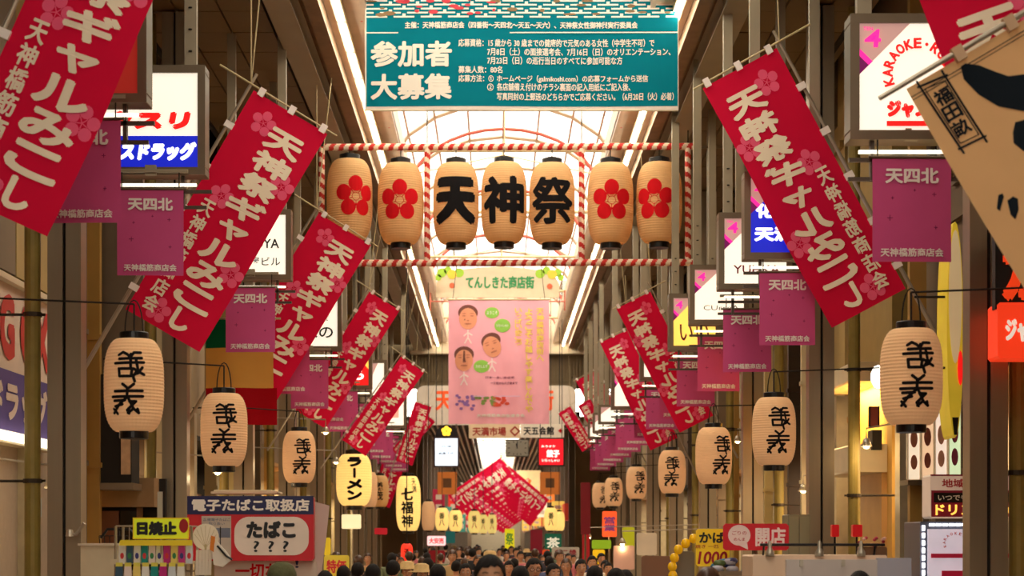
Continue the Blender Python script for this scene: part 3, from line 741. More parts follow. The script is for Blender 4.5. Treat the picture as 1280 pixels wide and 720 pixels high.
def f_kes(t, w_, h_):
    prnt('blue_panel', P([(-w_ / 2, -h_ / 2), (w_ / 2, -h_ / 2), (w_ / 2, h_ / 2), (.02 * w_, h_ / 2), (-w_ / 2, .02 * h_)]), S_blue, t, flat, .004)
    prnt('lettering', merge(T('化粧品', -.03 * w_, .06 * h_, .8 * w_, .2 * h_, .06), T('天満店', -.03 * w_, -.25 * h_, .84 * w_, .2 * h_, .06)), S_wh, t, flat, .012)
sign_box('light_box_sign', 'blue sign box with white characters partly behind the large red banner', 930, 1034, 215, 324, 20.7, f_kes)
def f_yu(t, w_, h_): prnt('lettering', T('YUHKA', .02 * w_, -.28 * h_, .75 * w_, .13 * h_, .012), E('lit maroon', (110, 20, 40), .2), t, flat, .012)
sign_box('light_box_sign', 'white sign box with thin maroon capitals below the blue one', 898, 990, 266, 362, 23.3, f_yu)
def f_cu(t, w_, h_): prnt('lettering', T('CUrreA', .04 * w_, -.26 * h_, .72 * w_, .1 * h_, -.002), mat('thin grey lettering', (90, 80, 80)), t, flat, .012)
sign_box('light_box_sign', 'white sign box with thin grey lettering beside the yellow one', 862, 936, 331, 406, 26.5, f_cu)
def f_ii(t, w_, h_):
    prnt('yellow_panel', P([(-w_ / 2, -h_ / 2), (w_ / 2, -h_ / 2), (w_ / 2, h_ / 2), (.02 * w_, h_ / 2), (-w_ / 2, .02 * h_)]), S_yel, t, flat, .004)
    prnt('lettering', T('いい', .0, -.22 * h_, .7 * w_, .34 * h_, .01), E('lit dark brown', (110, 30, 20), .1), t, flat, .012)
    prnt('letter_ring', stroke([(.1 * w_ + .14 * w_ * math.cos(2 * PI * k / 16), .26 * h_ + .16 * h_ * math.sin(2 * PI * k / 16)) for k in range(17)], .03), E('lit dark brown', (110, 30, 20), .1), t, flat, .012)
sign_box('light_box_sign', 'yellow sign box with brown hiragana right of the tilted banner', 836, 900, 367, 438, 29.4, f_ii)
def f_tsuki(t, w_, h_): prnt('lettering', T('月', .1 * w_, -.05 * h_, .5 * w_, .6 * h_, .02), S_blk, t, flat, .012)
sign_box('light_box_sign', 'white sign box with one black character between two red banners', 800, 836, 428, 476, 34.6, f_tsuki, ten=False)
def f_orange(t, w_, h_):
    prnt('orange_panel', P(rect(-.0 * w_, w_ / 2, -.3 * h_, h_ / 2)), S_or, t, flat, .006)
sign_box('light_box_sign', 'white sign box with an orange panel in the right row', 764, 800, 460, 512, 39, f_orange)
for i, (x0, x1, y0, y1, Y) in enumerate(((748, 776, 506, 530, 48), (741, 768, 516, 541, 52), (735, 760, 524, 548, 56), (729, 752, 531, 553, 60))):
    sign_box('light_box_sign', 'small plain white sign box in the far right row, %s from the front' % ORD[i], x0, x1 + 2, y0, y1, Y, lambda t, w_, h_: prnt('grey_corner', P([(-w_ / 2, h_ / 2), (-w_ / 2, 0), (0, h_ / 2)]), ten_bg, t, flat, .006), ten=False, bez=.06)
def f_ya(t, w_, h_):
    prnt('lettering', merge(T('NAGOYA', -.04 * w_, .02 * h_, .86 * w_, .16 * h_, .02), T('名古屋ビル', -.02 * w_, -.28 * h_, .86 * w_, .15 * h_, .008)), S_blk, t, flat, .012)
sign_box('light_box_sign', 'white sign box with black capitals between two left red banners', 276, 364, 262, 350, 25, f_ya, ten=False)
def f_no(t, w_, h_):
    prnt('lettering', merge(T('食', .25 * w_, .08 * h_, .14 * w_, .16 * h_, .01), T('味の', .05 * w_, -.22 * h_, .7 * w_, .26 * h_, .02)), S_blk, t, flat, .012)
sign_box('light_box_sign', 'white sign box with black hiragana beyond the leftmost festival lantern', 362, 427, 364, 438, 32.7, f_no, ten=False)
def f_r(t, w_, h_):
    prnt('red_panel', P(rect(-w_ / 2, w_ / 2, -h_ / 2, h_ / 2)), S_red, t, flat, .005); prnt('yellow_corner', P([(.5 * w_, .5 * h_), (.5 * w_, .1 * h_), (.15 * w_, .5 * h_)][::-1]), S_yel, t, flat, .008)
    prnt('lettering', T('ら', .12 * w_, -.1 * h_, .4 * w_, .4 * h_, .05), S_wh, t, flat, .012)
sign_box('light_box_sign', 'red sign box with a white character and yellow corner', 424, 465, 444, 486, 39, f_r, ten=False)
sign_box('light_box_sign', 'plain white sign box behind the fourth left red banner', 461, 484, 450, 500, 42, lambda t, w_, h_: prnt('grey_corner', P([(-w_ / 2, h_ / 2), (-w_ / 2, .1 * h_), (0, h_ / 2)]), ten_bg, t, flat, .006), ten=False)
sign_box('light_box_sign', 'white sign box with pink centre beside the fifth left red banner', 477, 508, 497, 535, 50, lambda t, w_, h_: prnt('pink_centre', P(rect(-.25 * w_, .25 * w_, -.2 * h_, .3 * h_)), E('lit salmon', (236, 150, 130)), t, flat, .006), ten=False)

# ================================================================ BIG BANNERS ACROSS THE ARCADE
Y = 24.0; U = F / Y
c0 = W(652, 138, Y); t = thing('teal_banner', 'wide teal notice banner with white lettering hanging under the skylight', 'banner', c0)
teal = cloth('teal banner cloth', (0, 132, 150), var=.05)
X0, X1, HB = -1.96, 1.96, 2.35
tm_ = lambda u, v, d: (u, .02 * math.sin(2.2 * u) * (1 - v / HB) - d, v)
def grid_sheet(x0, x1, z0, z1, n, k, mp): 
    vs = [mp(x0 + (x1 - x0) * i / n, z0 + (z1 - z0) * j / k, 0) for j in range(k + 1) for i in range(n + 1)]
    return MB().add(vs, [(j * (n + 1) + i, j * (n + 1) + i + 1, (j + 1) * (n + 1) + i + 1, (j + 1) * (n + 1) + i) for j in range(k) for i in range(n)])
grid_sheet(X0, X1, 0, HB, 24, 8, tm_).build('cloth', cloth('white vinyl', (226, 216, 204)), t)
def tp(px, py): return ((px - 652) / U, (138 - py) / U)
def trect(a, b, c, d): p = tp(a, d); q_ = tp(b, c); return rect(p[0], q_[0], p[1], q_[1])
prnt('teal_print', P(trect(458, 847, -98, 133)), teal, t, tm_, .004, .3)
wl = cloth('white banner lettering', (240, 234, 220), var=.03)
def tt(s, x0, x1, y0, y1, bold=.012):
    a, b = tp(x0, y1), tp(x1, y0); return T(s, (a[0] + b[0]) / 2, (a[1] + b[1]) / 2, b[0] - a[0], b[1] - a[1], bold)
g = [P(trect(458, 847, 40.2, 41.6)), tt('主催：天神橋筋商店会（四番街～天四北～天五～天六）、天神祭女性御神輿実行委員会', 506, 797, 27, 36, .03),
     tt('参加者', 463, 565, 51, 84, .035), tt('大募集', 463, 565, 92, 125, .035),
     tt('応募資格：15 歳から 30 歳までの健康的で元気のある女性（中学生不可）で', 573, 818, 49, 59, .02),
     tt('7月8日（土）の面接選考会、7月16日（日）のオリエンテーション、', 609, 838, 60, 70, .02),
     tt('7月23日（日）の巡行当日のすべてに参加可能な方', 609, 778, 71, 81, .02),
     tt('募集人数：80名', 573, 628, 83, 92, .02), tt('応募方法：①', 573, 617, 94, 103, .02),
     tt('ホームページ（galmikoshi.com）の応募フォームから送信', 621, 810, 94, 104, .02), tt('②', 609, 617, 105, 114, .02),
     tt('各店舗備え付けのチラシ裏面の記入用紙にご記入後、', 621, 788, 104, 114, .02),
     tt('写真同封の上郵送のどちらかでご応募ください。（6月20日（火）必着）', 621, 842, 116, 126, .02)]
prnt('lettering', merge(*g), wl, t, tm_, .009)
# lattice pattern strip
gs = []; cols = []
for r_ in range(22):
    y = 20 - r_ * 5; off = (r_ % 2) * 17
    for k in range(-1, 13):
        x = 458 + k * 34 + off
        a0, a1 = max(458, x), min(847, x + 26)
        if a1 > a0 + 3:
            gs.append(P(trect(a0, a1, y - .0, y + 2.1))); 
            if x + 14 < 847 and x > 458: gs.append(P(trect(x + 11, x + 15, y - 3, y)))
prnt('lattice_print', merge(*gs), wl, t, tm_, .008, .3)
rp = []; bp_ = []
for _ in range(70):
    x = random.uniform(495, 620); y = random.uniform(-90, 20); rp.append(disc(*tp(x, y), random.uniform(.02, .07), 7, random.uniform(.012, .03)))
for _ in range(70):
    x = random.choice([random.uniform(462, 500), random.uniform(700, 845), random.uniform(600, 700)]); y = random.uniform(-90, 19); bp_.append(disc(*tp(x, y), random.uniform(.03, .09), 7, random.uniform(.012, .028)))
prnt('red_figure_print', P(*rp), cloth('rose print', (206, 74, 84), var=.2), t, tm_, .012)
prnt('brown_figure_print', P(*bp_), cloth('olive brown print', (140, 116, 84), var=.3), t, tm_, .011)
MB().tube([(X0 - .1, 0, HB), (X1 + .1, 0, HB)], .025, 8).build('top_rod', bronze, t)
MB().tube([(X0, 0, 0), (X1, 0, 0)], .012, 6).build('bottom_rod', cream, t)
m = MB()
for s in (-1.4, 1.4): m.tube([(s, 0, HB), (s, 0, HB + .35)], .008, 5)
m.build('hanging_wire', dark, t)

# pink banner
Y = 50; U = F / Y; c0 = W(623.5, 530, Y)
t = thing('pink_banner', 'large pink cloth banner with three printed faces and yellow vertical writing', 'banner', c0)
pm_ = lambda u, v, d: (u * (1 + .0 * v), (.05 * math.sin(6 * u + 1.2 * v) + .05 * math.sin(9 * u)) * (1 - v / 3.6) - d, v)
def q2(px, py): return ((px - 623.5) / U, (530 - py) / U)
grid_sheet(-1.31, 1.31, 0, 3.22, 24, 12, pm_).build('cloth', cloth('pink banner fabric', (250, 176, 190), var=.06), t, True)
def el(px, py, rx, ry, rot=0, n=20):
    c = q2(px, py); o = []
    for i in range(n):
        a = 2 * PI * i / n; x, y = rx / U * math.cos(a), ry / U * math.sin(a); o.append((c[0] + x * math.cos(rot) - y * math.sin(rot), c[1] + x * math.sin(rot) + y * math.cos(rot)))
    return o
skin_p = cloth('printed skin', (232, 158, 124)); hair_p = cloth('printed dark hair', (120, 76, 68)); 
faces3 = [(585, 398, 0), (615, 433, .35), (580, 450, 0)]
for x, y, r_ in faces3: prnt('printed_hair', P(el(x - 4 * math.sin(r_), y - 7, 12.4, 10, r_)), hair_p, t, pm_, .008, .2)
for x, y, r_ in faces3: prnt('printed_face', P(el(x, y + .5, 11.2, 13.4, r_)), skin_p, t, pm_, .014, .2)
dk = []; 
for x, y, r_ in faces3:
    for dx, dy, rx, ry in ((-5, -3, 2.4, .8), (5, -3, 2.4, .8), (-5, -6, 3, .6), (5, -6, 3, .6), (0, 7, 4.5, 1.1), (0, 3, 1.6, .8)):
        dk.append(el(x + dx * math.cos(r_) + dy * math.sin(r_), y + dy * math.cos(r_) - dx * math.sin(r_) * .9, rx, ry, r_, 8))
prnt('printed_features', P(*dk), cloth('printed brown line', (196, 122, 98)), t, pm_, .02)
prnt('printed_figures', merge(*[stroke([q2(x + a, y + b), q2(x + c, y + d)], .035) for x, y, _ in faces3 for a, b, c, d in ((0, 15, 0, 24), (0, 18, -5, 22), (0, 18, 5, 21), (0, 24, -4, 31), (0, 24, 4, 31))]), cloth('printed white', (250, 226, 222)), t, pm_, .014)
for q in (el(615, 391, 9, 7), el(628, 407, 10, 8.5), el(602, 458, 10, 8)): prnt('green_bubble', P(q), cloth('printed light green', (150, 204, 90)), t, pm_, .008)
yy = cloth('printed yellow', (255, 222, 110))
def vt(s, px, y0, y1, wpx):
    a = q2(px, (y0 + y1) / 2); return T(s, a[0], a[1], wpx / U, (y1 - y0) / U, .03, vert=True)
for q in (vt('天神橋筋商店街へ', 675, 385, 452, 9.5), vt('ようこそお越しやす楽しんでや', 661, 385, 516, 9.5), vt('いっぱい歩こう', 648, 385, 432, 9)): prnt('yellow_lettering', q, yy, t, pm_, .014)
g = []
for s, x0, x1, yc, hh, b in (('天神橋筋商店街連合会', 596, 656, 519.5, 4.2, .03), ):
    a = q2((x0 + x1) / 2, yc); g.append(T(s, a[0], a[1], (x1 - x0) / U, hh / U, b))
prnt('white_lettering', merge(*g, T('ようこそ', *q2(615, 391), .28, .09, .02), T('いらっしゃい', *q2(628, 407), .3, .08, .02), T('たのしんで', *q2(602, 458), .3, .08, .02)), wl, t, pm_, .016)
prnt('dark_lettering', merge(T('日本一長い商店街', *q2(625, 472), .75, .06, .01), T('一丁目から六丁目まで', *q2(630, 479), .7, .07, .02)), cloth('printed plum', (130, 50, 80)), t, pm_, .014)
mp_ = [P([q2(568, 495), q2(650, 495), q2(650, 496), q2(568, 496)][::-1])]
prnt('map_print', merge(*mp_), cloth('printed pale violet', (226, 190, 220)), t, pm_, .012)
prnt('map_violet', P(*[el(random.uniform(570, 592), random.uniform(494, 512), 2.2, 1.8, 0, 8) for _ in range(22)]), cloth('printed violet', (150, 110, 176), var=.3), t, pm_, .014)
prnt('map_green', P(*[el(random.uniform(595, 618), random.uniform(496, 506), 2.6, 1.8, 0, 8) for _ in range(18)]), cloth('printed green', (130, 150, 80), var=.3), t, pm_, .015)
prnt('map_red', P(*[el(random.uniform(618, 636), random.uniform(496, 507), 2.6, 2, 0, 8) for _ in range(18)]), cloth('printed tomato', (226, 90, 70), var=.2), t, pm_, .015)
MB().tube([(-1.36, 0, 3.24), (1.36, 0, 3.24)], .02, 8).build('top_rod', bamboo, t)
m = MB()
for s in (-1.2, 1.2): m.tube([(s, 0, 3.24), (s * .8, 0, 5.35)], .008, 5)
m.build('hanging_wire', dark, t)
# arched street name sign above
Y = 52; U = F / Y; c0 = W(622, 372, Y)
t = thing('street_name_sign', 'pale sign with green hiragana and leaf ornaments above the pink banner', 'sign', c0)
W_ = 77 / U
out = [(-W_, 0), (W_, 0), (W_, .35)] + [(W_ * math.cos(PI * i / 12) * .97, .35 + .48 * math.sin(PI * i / 12) ** .6) for i in range(1, 12)] + [(-W_, .35)]
MB().prism(out, 0, .06).build('board', cream, t)
a = lambda px, py: ((px - 622) / U, (372 - py) / U)
prnt('lettering', T('てんしきた商店街', *a(625, 353), 86 / U, 16 / U, .035), mat('green lettering', (60, 150, 90)), t, flat, .006)
prnt('leaf_ornament', P(*[disc(*a(x, y), r_ / U, 10) for x, y, r_ in ((552, 341, 6), (560, 338, 5), (574, 341, 6), (548, 347, 4), (675, 342, 6), (683, 338, 5), (697, 341, 5), (701, 347, 4))]), mat('leaf green paint', (160, 206, 60)), t, flat, .008)
prnt('yellow_ornament', P(*[disc(*a(x, y), 6 / U, 10) for x, y in ((565, 343), (690, 343))]), mat('yellow paint', (246, 206, 70)), t, flat, .012)
prnt('orange_ornament', P(*[disc(*a(x, y), 3.6 / U, 8) for x, y in ((565, 357), (687, 358))]), mat('orange paint', (220, 110, 70)), t, flat, .012)
MB().tube([(-W_ - .15, .03, -.1), (W_ + .15, .03, -.1)], .02, 6).tube([(-W_ - .15, .03, -.35), (-W_ - .15, .03, .2)], .02, 6).tube([(W_ + .15, .03, -.35), (W_ + .15, .03, .2)], .02, 6).build('support_frame', mat('salmon steel', (206, 110, 90)), t)
m = MB(); m.tube([(-1.2, .03, .6), (-1.2, .03, 1.78)], .01, 5).tube([(1.2, .03, .6), (1.2, .03, 1.7)], .01, 5); m.build('hanging_wire', dark, t)

# white arch board behind the pink banner
Y = 64.5; U = F / Y; c0 = W(620, 506, Y)
t = thing('street_entrance_sign', 'wide white board with orange red characters mostly behind the pink banner', 'sign', c0)
o = [(x, y) for x, y in rrect(-100 / U, 100 / U, -25 / U, 24 / U, .3)]
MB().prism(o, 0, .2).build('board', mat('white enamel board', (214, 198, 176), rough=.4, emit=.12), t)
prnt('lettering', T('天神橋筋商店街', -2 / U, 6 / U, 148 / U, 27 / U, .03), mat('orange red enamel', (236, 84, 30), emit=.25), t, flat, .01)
for s_ in (-2.65, 2.65): MB().box(s_ - .05, s_ + .05, .15, .86, .55, .95).build('hanger', bronze, t)
# ================================================================ SIGNS AND THINGS SEEN DEEP IN THE ARCADE
def board(name, label, px0, px1, py0, py1, Y, m, cat='sign', depth=.08, group=None, frame=None, bez=.05, hang=0, part='panel'):
    a = W(px0, py1, Y); b = W(px1, py0, Y); w_, h_ = b.x - a.x, b.z - a.z
    t = thing(name, label, cat, ((a.x + b.x) / 2, Y, (a.z + b.z) / 2), group=group)
    if frame:
        MB().bevbox(-w_ / 2, w_ / 2, .0, depth, -h_ / 2, h_ / 2, .01).build('case', frame, t)
        MB().box(-w_ / 2 + bez, w_ / 2 - bez, -.015, .0, -h_ / 2 + bez, h_ / 2 - bez).build(part, m, t)
        for s in (-1, 1): MB().box(*sorted((s * w_ / 2, s * (w_ / 2 - bez))), -.03, 0, -h_ / 2, h_ / 2).build('frame_side', frame, t)
        w2, h2 = w_ - 2 * bez, h_ - 2 * bez
    else:
        MB().bevbox(-w_ / 2, w_ / 2, 0, depth, -h_ / 2, h_ / 2, min(.02, h_ * .1)).build(part, m, t); w2, h2 = w_, h_
    if hang:
        for s in (-1, 1): MB().tube([(s * w_ * .4, depth / 2, h_ / 2), (s * w_ * .4, depth / 2, max(h_ / 2 + .2, roofz(t.location.x + s * w_ * .4, Y) - t.location.z))], .012, 5).build('hanger', dark, t)
    return t, w2, h2
D = .022
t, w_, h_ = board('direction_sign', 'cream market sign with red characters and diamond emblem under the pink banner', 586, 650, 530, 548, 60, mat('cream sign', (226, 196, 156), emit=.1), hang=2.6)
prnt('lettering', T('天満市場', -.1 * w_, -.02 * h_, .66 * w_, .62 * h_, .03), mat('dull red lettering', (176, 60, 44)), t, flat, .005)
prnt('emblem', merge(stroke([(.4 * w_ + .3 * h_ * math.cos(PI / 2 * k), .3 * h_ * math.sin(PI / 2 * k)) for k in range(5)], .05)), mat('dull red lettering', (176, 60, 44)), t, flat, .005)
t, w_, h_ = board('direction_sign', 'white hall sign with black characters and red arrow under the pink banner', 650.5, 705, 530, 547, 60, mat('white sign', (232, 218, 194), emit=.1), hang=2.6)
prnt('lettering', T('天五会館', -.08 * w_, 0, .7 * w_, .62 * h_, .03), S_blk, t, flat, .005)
prnt('arrow', P([(.36 * w_, 0), (.44 * w_, -.2 * h_), (.44 * w_, .2 * h_)], rect(.43 * w_, .47 * w_, -.06 * h_, .06 * h_)), redink, t, flat, .005)
t, w_, h_ = board('street_clock', 'square grey street clock without numerals beside the small red sign', 632, 661, 549, 571, 62, mat('clock face grey', (150, 146, 134), rough=.4), cat='clock', frame=mat('clock case', (90, 86, 78)), bez=.03, part='face', hang=3.0)
for k in range(12):
    a = PI * k / 6; c, sn = math.sin(a), math.cos(a); q = min(.42 * w_ / max(.01, abs(c)), .42 * h_ / max(.01, abs(sn)))
    prnt('hour_mark', stroke([(c * q, sn * q), (c * q * .84, sn * q * .84)], .02), dark, t, flat, D)
prnt('minute_hand', stroke([(0, -.02), (.0, .2)], .022), black, t, flat, D + .004)
prnt('hour_hand', stroke([(0, 0), (-.03, .13)], .03), black, t, flat, D + .008)
t, w_, h_ = board('lit_sign', 'small red lit sign with white characters right of the clock', 672, 706, 547, 583, 58, E('lit vivid red', (226, 14, 30), .7), frame=mat('dark case', (70, 50, 46)), bez=.05, depth=.2, hang=3.4)
prnt('lettering', merge(T('カラオケ', -.12 * w_, .22 * h_, .6 * w_, .09 * h_, .02), T('餃子', .08 * w_, -.06 * h_, .55 * w_, .3 * h_, .05), T('いらっしゃい', -.02 * w_, -.33 * h_, .74 * w_, .12 * h_, .02)), S_wh, t, flat, D)
t, w_, h_ = board('lit_sign', 'bluish white lit sign with a black arched top and yellow blossom', 542, 574, 546, 584, 58, E('lit bluish white', (226, 240, 255), .95), frame=mat('dark case', (70, 50, 46)), bez=.05, depth=.2, hang=3.4)
prnt('lettering', merge(T('御菓子司', -.02 * w_, -.05 * h_, .7 * w_, .11 * h_, .02), T('創業', .0 * w_, .2 * h_, .5 * w_, .08 * h_, .01)), S_blk, t, flat, D)
MB().prism([(-w_ * .5, h_ * .55)] + [(w_ * .5 * math.cos(PI * k / 10), h_ * .55 + .38 * math.sin(PI * k / 10)) for k in range(11)], 0, .1).build('arched_top', black, t)
prnt('blossom_emblem', P(*[disc(.09 * math.sin(2 * PI * k / 5), h_ * .55 + .18 + .09 * math.cos(2 * PI * k / 5), .07, 10) for k in range(5)]), lit('lit yellow emblem', (255, 214, 60), .8), t, flat, .006)
for i, (x0, x1) in enumerate(((547, 571), (675, 700))):
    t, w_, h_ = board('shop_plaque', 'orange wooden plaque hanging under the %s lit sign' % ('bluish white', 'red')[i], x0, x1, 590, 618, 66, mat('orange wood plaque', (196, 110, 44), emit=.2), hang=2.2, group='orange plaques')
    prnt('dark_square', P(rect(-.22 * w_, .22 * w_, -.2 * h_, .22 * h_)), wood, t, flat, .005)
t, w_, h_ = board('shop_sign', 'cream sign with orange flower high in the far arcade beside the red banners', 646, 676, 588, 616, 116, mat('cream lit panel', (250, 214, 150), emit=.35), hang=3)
prnt('flower', P(*[disc(-.05 + .12 * math.sin(2 * PI * k / 5), .12 * math.cos(2 * PI * k / 5), .09, 8) for k in range(5)]), S_or, t, flat, .005)
t, w_, h_ = board('shop_sign', 'pale panel hanging from the yellow ramen lantern', 427, 451, 643, 661, 40, mat('pale lit card', (252, 232, 180), emit=.5), hang=.25)
# glowing and paper lanterns in the distance
def vpr(s, r, w_, h_, b=.03, top=0): return ('lettering', T(s, 0, top, w_, h_, b, vert=True), ink)
def plan(px0, px1, py0, py1): return (px0 + px1) / 2, (py0 + py1) / 2, px1 - px0, py1 - py0
def lan(label, px0, px1, py0, py1, Y, m, prints, group=None, rz=0, cord=None, ribs=20):
    cx, cy, a, b = plan(px0, px1, py0, py1); r = a / 2 * Y / F; h = b * Y / F - .44 * r; p = W(cx, cy, Y)
    t = lantern('paper_lantern', label, p, r, h, m, prints(r, h), group, ribs=ribs, rz=rz, hook=.02)
    L = roofz(p.x, Y) - p.z - h / 2
    MB().tube([(0, 0, h / 2 + r * .2), (0, 0, h / 2 + L)], .01, 5).build('hanging_cord', dark, t)
    return t
lan('glowing yellow ramen lantern with thick black katakana on the left', 420, 465, 563, 637, 38, paper_hot, lambda r, h: [('lettering', T('ラーメン', 0, .02, r * .9, h * .86, .08, vert=True), ink)], rz=.1)
lan('dim pinkish lantern half hidden behind the yellow ramen lantern', 452, 472, 588, 636, 44, paper_lit, lambda r, h: [('lettering', T('酒処', 0, 0, r * .8, h * .6, .02, vert=True), redink)], rz=-.4)
lan('dim lantern with black characters right of the yellow ramen lantern', 464, 486, 592, 636, 47, paper, lambda r, h: [('lettering', T('義茂', 0, 0, r * .8, h * .6, .02, vert=True), ink)])
lan('narrow column lantern with three large black characters, left of centre', 495, 526, 592, 667, 46, paper_hot, lambda r, h: [('lettering', merge(T('七福神', -.02, -.1, r * 1.0, h * .74, .03, vert=True), T('天満', r * .55, h * .33, r * .4, h * .26, .01, vert=True)), ink)], ribs=24)
lan('plain orange lantern right of the narrow column lantern', 527, 544, 625, 665, 50, paper_lit, lambda r, h: [])
sm_ = [(544, 561, 633, 665, 60), (561, 578, 636, 666, 62), (585, 601, 637, 668, 70), (598, 610, 642, 668, 74), (609, 621, 642, 668, 78)]
for i, (x0, x1, y0, y1, Y) in enumerate(sm_):
    lan('small glowing lantern under the crossed red banners, %s from the left' % ORD[i], x0, x1, y0, y1, Y, paper_hot, lambda r, h: [('lettering', T('番八', 0, 0, r * .8, h * .6, .02, vert=True), ink)], 'small glowing lanterns under the far banners', ribs=12)
lan('small glowing lantern at the right end of the crossed banners', 680, 697, 633, 665, 60, paper_hot, lambda r, h: [('lettering', T('番八', 0, 0, r * .8, h * .6, .02, vert=True), ink)], 'small glowing lanterns under the far banners', ribs=12)
lan('bright yellow lantern behind the one right of the crossed banners', 692, 706, 638, 665, 66, paper_hot, lambda r, h: [], 'small glowing lanterns under the far banners', ribs=12)
lan('bright red lantern low on the left above the heads', 501, 516, 678, 704, 40, mat('glowing red lantern paper', (236, 50, 30), emit=.6), lambda r, h: [('lettering', T('酒', 0, 0, r * .8, h * .5, .02), ink)], cord=1.2)
# low signs and flags above the crowd
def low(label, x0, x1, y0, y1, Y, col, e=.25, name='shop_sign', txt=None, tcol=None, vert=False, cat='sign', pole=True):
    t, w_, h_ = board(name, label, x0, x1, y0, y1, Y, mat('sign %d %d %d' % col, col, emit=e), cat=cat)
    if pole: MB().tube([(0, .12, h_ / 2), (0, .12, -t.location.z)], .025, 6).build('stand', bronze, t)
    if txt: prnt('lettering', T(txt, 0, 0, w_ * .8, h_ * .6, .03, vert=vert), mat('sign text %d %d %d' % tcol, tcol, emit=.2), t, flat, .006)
    return t
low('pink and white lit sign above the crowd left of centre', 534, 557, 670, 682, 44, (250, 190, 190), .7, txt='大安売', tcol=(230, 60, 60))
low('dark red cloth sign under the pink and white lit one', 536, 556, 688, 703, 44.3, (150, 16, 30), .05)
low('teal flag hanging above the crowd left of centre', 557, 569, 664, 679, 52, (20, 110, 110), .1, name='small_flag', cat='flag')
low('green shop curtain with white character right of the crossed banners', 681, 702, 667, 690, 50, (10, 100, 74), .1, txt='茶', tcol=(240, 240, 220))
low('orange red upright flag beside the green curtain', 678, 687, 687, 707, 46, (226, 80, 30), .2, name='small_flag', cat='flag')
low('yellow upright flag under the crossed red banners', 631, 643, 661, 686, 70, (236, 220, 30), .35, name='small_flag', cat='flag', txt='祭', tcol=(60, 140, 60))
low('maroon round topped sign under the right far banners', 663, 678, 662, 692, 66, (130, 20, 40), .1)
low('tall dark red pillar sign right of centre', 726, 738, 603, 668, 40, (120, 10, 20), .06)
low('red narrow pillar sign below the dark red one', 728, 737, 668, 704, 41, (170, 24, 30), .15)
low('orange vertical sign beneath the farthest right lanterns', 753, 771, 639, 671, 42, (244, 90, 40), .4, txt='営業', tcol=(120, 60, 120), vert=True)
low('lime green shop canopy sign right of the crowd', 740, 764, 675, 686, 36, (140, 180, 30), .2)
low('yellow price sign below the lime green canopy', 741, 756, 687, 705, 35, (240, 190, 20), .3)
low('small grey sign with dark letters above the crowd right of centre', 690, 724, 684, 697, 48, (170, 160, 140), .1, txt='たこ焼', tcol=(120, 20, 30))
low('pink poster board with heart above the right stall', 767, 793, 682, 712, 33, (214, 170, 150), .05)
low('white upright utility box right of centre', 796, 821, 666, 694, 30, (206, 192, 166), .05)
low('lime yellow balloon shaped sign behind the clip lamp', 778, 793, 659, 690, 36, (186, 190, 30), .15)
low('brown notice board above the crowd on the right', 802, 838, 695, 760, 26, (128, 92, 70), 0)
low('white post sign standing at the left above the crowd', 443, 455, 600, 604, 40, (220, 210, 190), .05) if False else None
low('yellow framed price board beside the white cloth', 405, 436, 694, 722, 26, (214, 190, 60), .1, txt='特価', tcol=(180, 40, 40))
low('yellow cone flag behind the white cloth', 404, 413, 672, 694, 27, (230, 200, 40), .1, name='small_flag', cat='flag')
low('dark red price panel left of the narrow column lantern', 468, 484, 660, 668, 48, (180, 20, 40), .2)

# made-up glowing panels added to warm and fill the grey far arcade
fc = [((236, 196, 90), 'yellow'), ((214, 50, 40), 'red'), ((240, 224, 196), 'cream'), ((60, 130, 110), 'green'), ((240, 130, 50), 'orange'), ((150, 30, 50), 'maroon')]
for i in range(16):
    s_ = -1 if i % 2 else 1; Y = 84 + i * 6.5; xx = s_ * (2.72 - .02 * i); hh = [.9, 1.3, .7, 1.1][i % 4]; c, cn = fc[(i * 5) % 6]
    t = thing('added_glow_panel', 'small %s glow panel added on the %s side of the far arcade, %s from the front' % (cn, 'left' if s_ < 0 else 'right', ORD[i // 2]), 'sign', (xx, Y, 3.0 + (i % 3) * .5), group='added glow panels of the far arcade')
    MB().bevbox(-.28, .28, 0, .12, -hh / 2, hh / 2, .02).build('panel', mat('far glow panel ' + cn, c, emit=.4), t)
    MB().box(*sorted((s_ * .28, s_ * (3.32 - abs(xx)))), .03, .09, hh * .3, hh * .3 + .05).build('bracket', bronze, t)
    prnt('mark', P(rect(-.14, .14, hh * .12, hh * .3), rect(-.14, .14, -hh * .3, -hh * .05)), mat('far glow panel mark', (70, 30, 30) if i % 3 else (240, 230, 210)), t, flat, .006)

# ================================================================ LEFT SHOP FRONT
wl_m = mat('lit white soffit', (255, 244, 222), emit=1.0)
t = thing('shop_banner', 'long white and purple drugstore fascia with red letters at left edge', 'sign', (-4.86, 17.0, 0))
m = MB(); m.box(-.1, .0, 0, 3.9, 2.82, 4.3); m.build('board', mat('creased white vinyl', (226, 206, 186), rough=.6, var=.1, bump=.3), t)
fx = lambda u, v, d: (d, u, v)
prnt('purple_band', P(rect(0, 3.9, 2.84, 3.44)), mat('purple vinyl', (92, 76, 140), rough=.6), t, fx, .006)
prnt('red_lettering', T('DRUG OX', 2.0, 3.87, 3.7, .66, .06), mat('faded red vinyl', (204, 60, 50), rough=.6), t, fx, .01)
prnt('white_lettering', T('エスドラッグ', 1.95, 3.14, 3.6, .42, .05), mat('vinyl white', (226, 206, 190)), t, fx, .012)
MB().box(-.14, .08, -.05, 3.95, 4.3, 4.36).box(-.14, .08, -.05, 3.95, 2.7, 2.72).build('trim_rail', cream, t)
MB().box(-.05, .12, -.05, 3.95, 2.72, 2.81).build('soffit_light', wl_m, t)
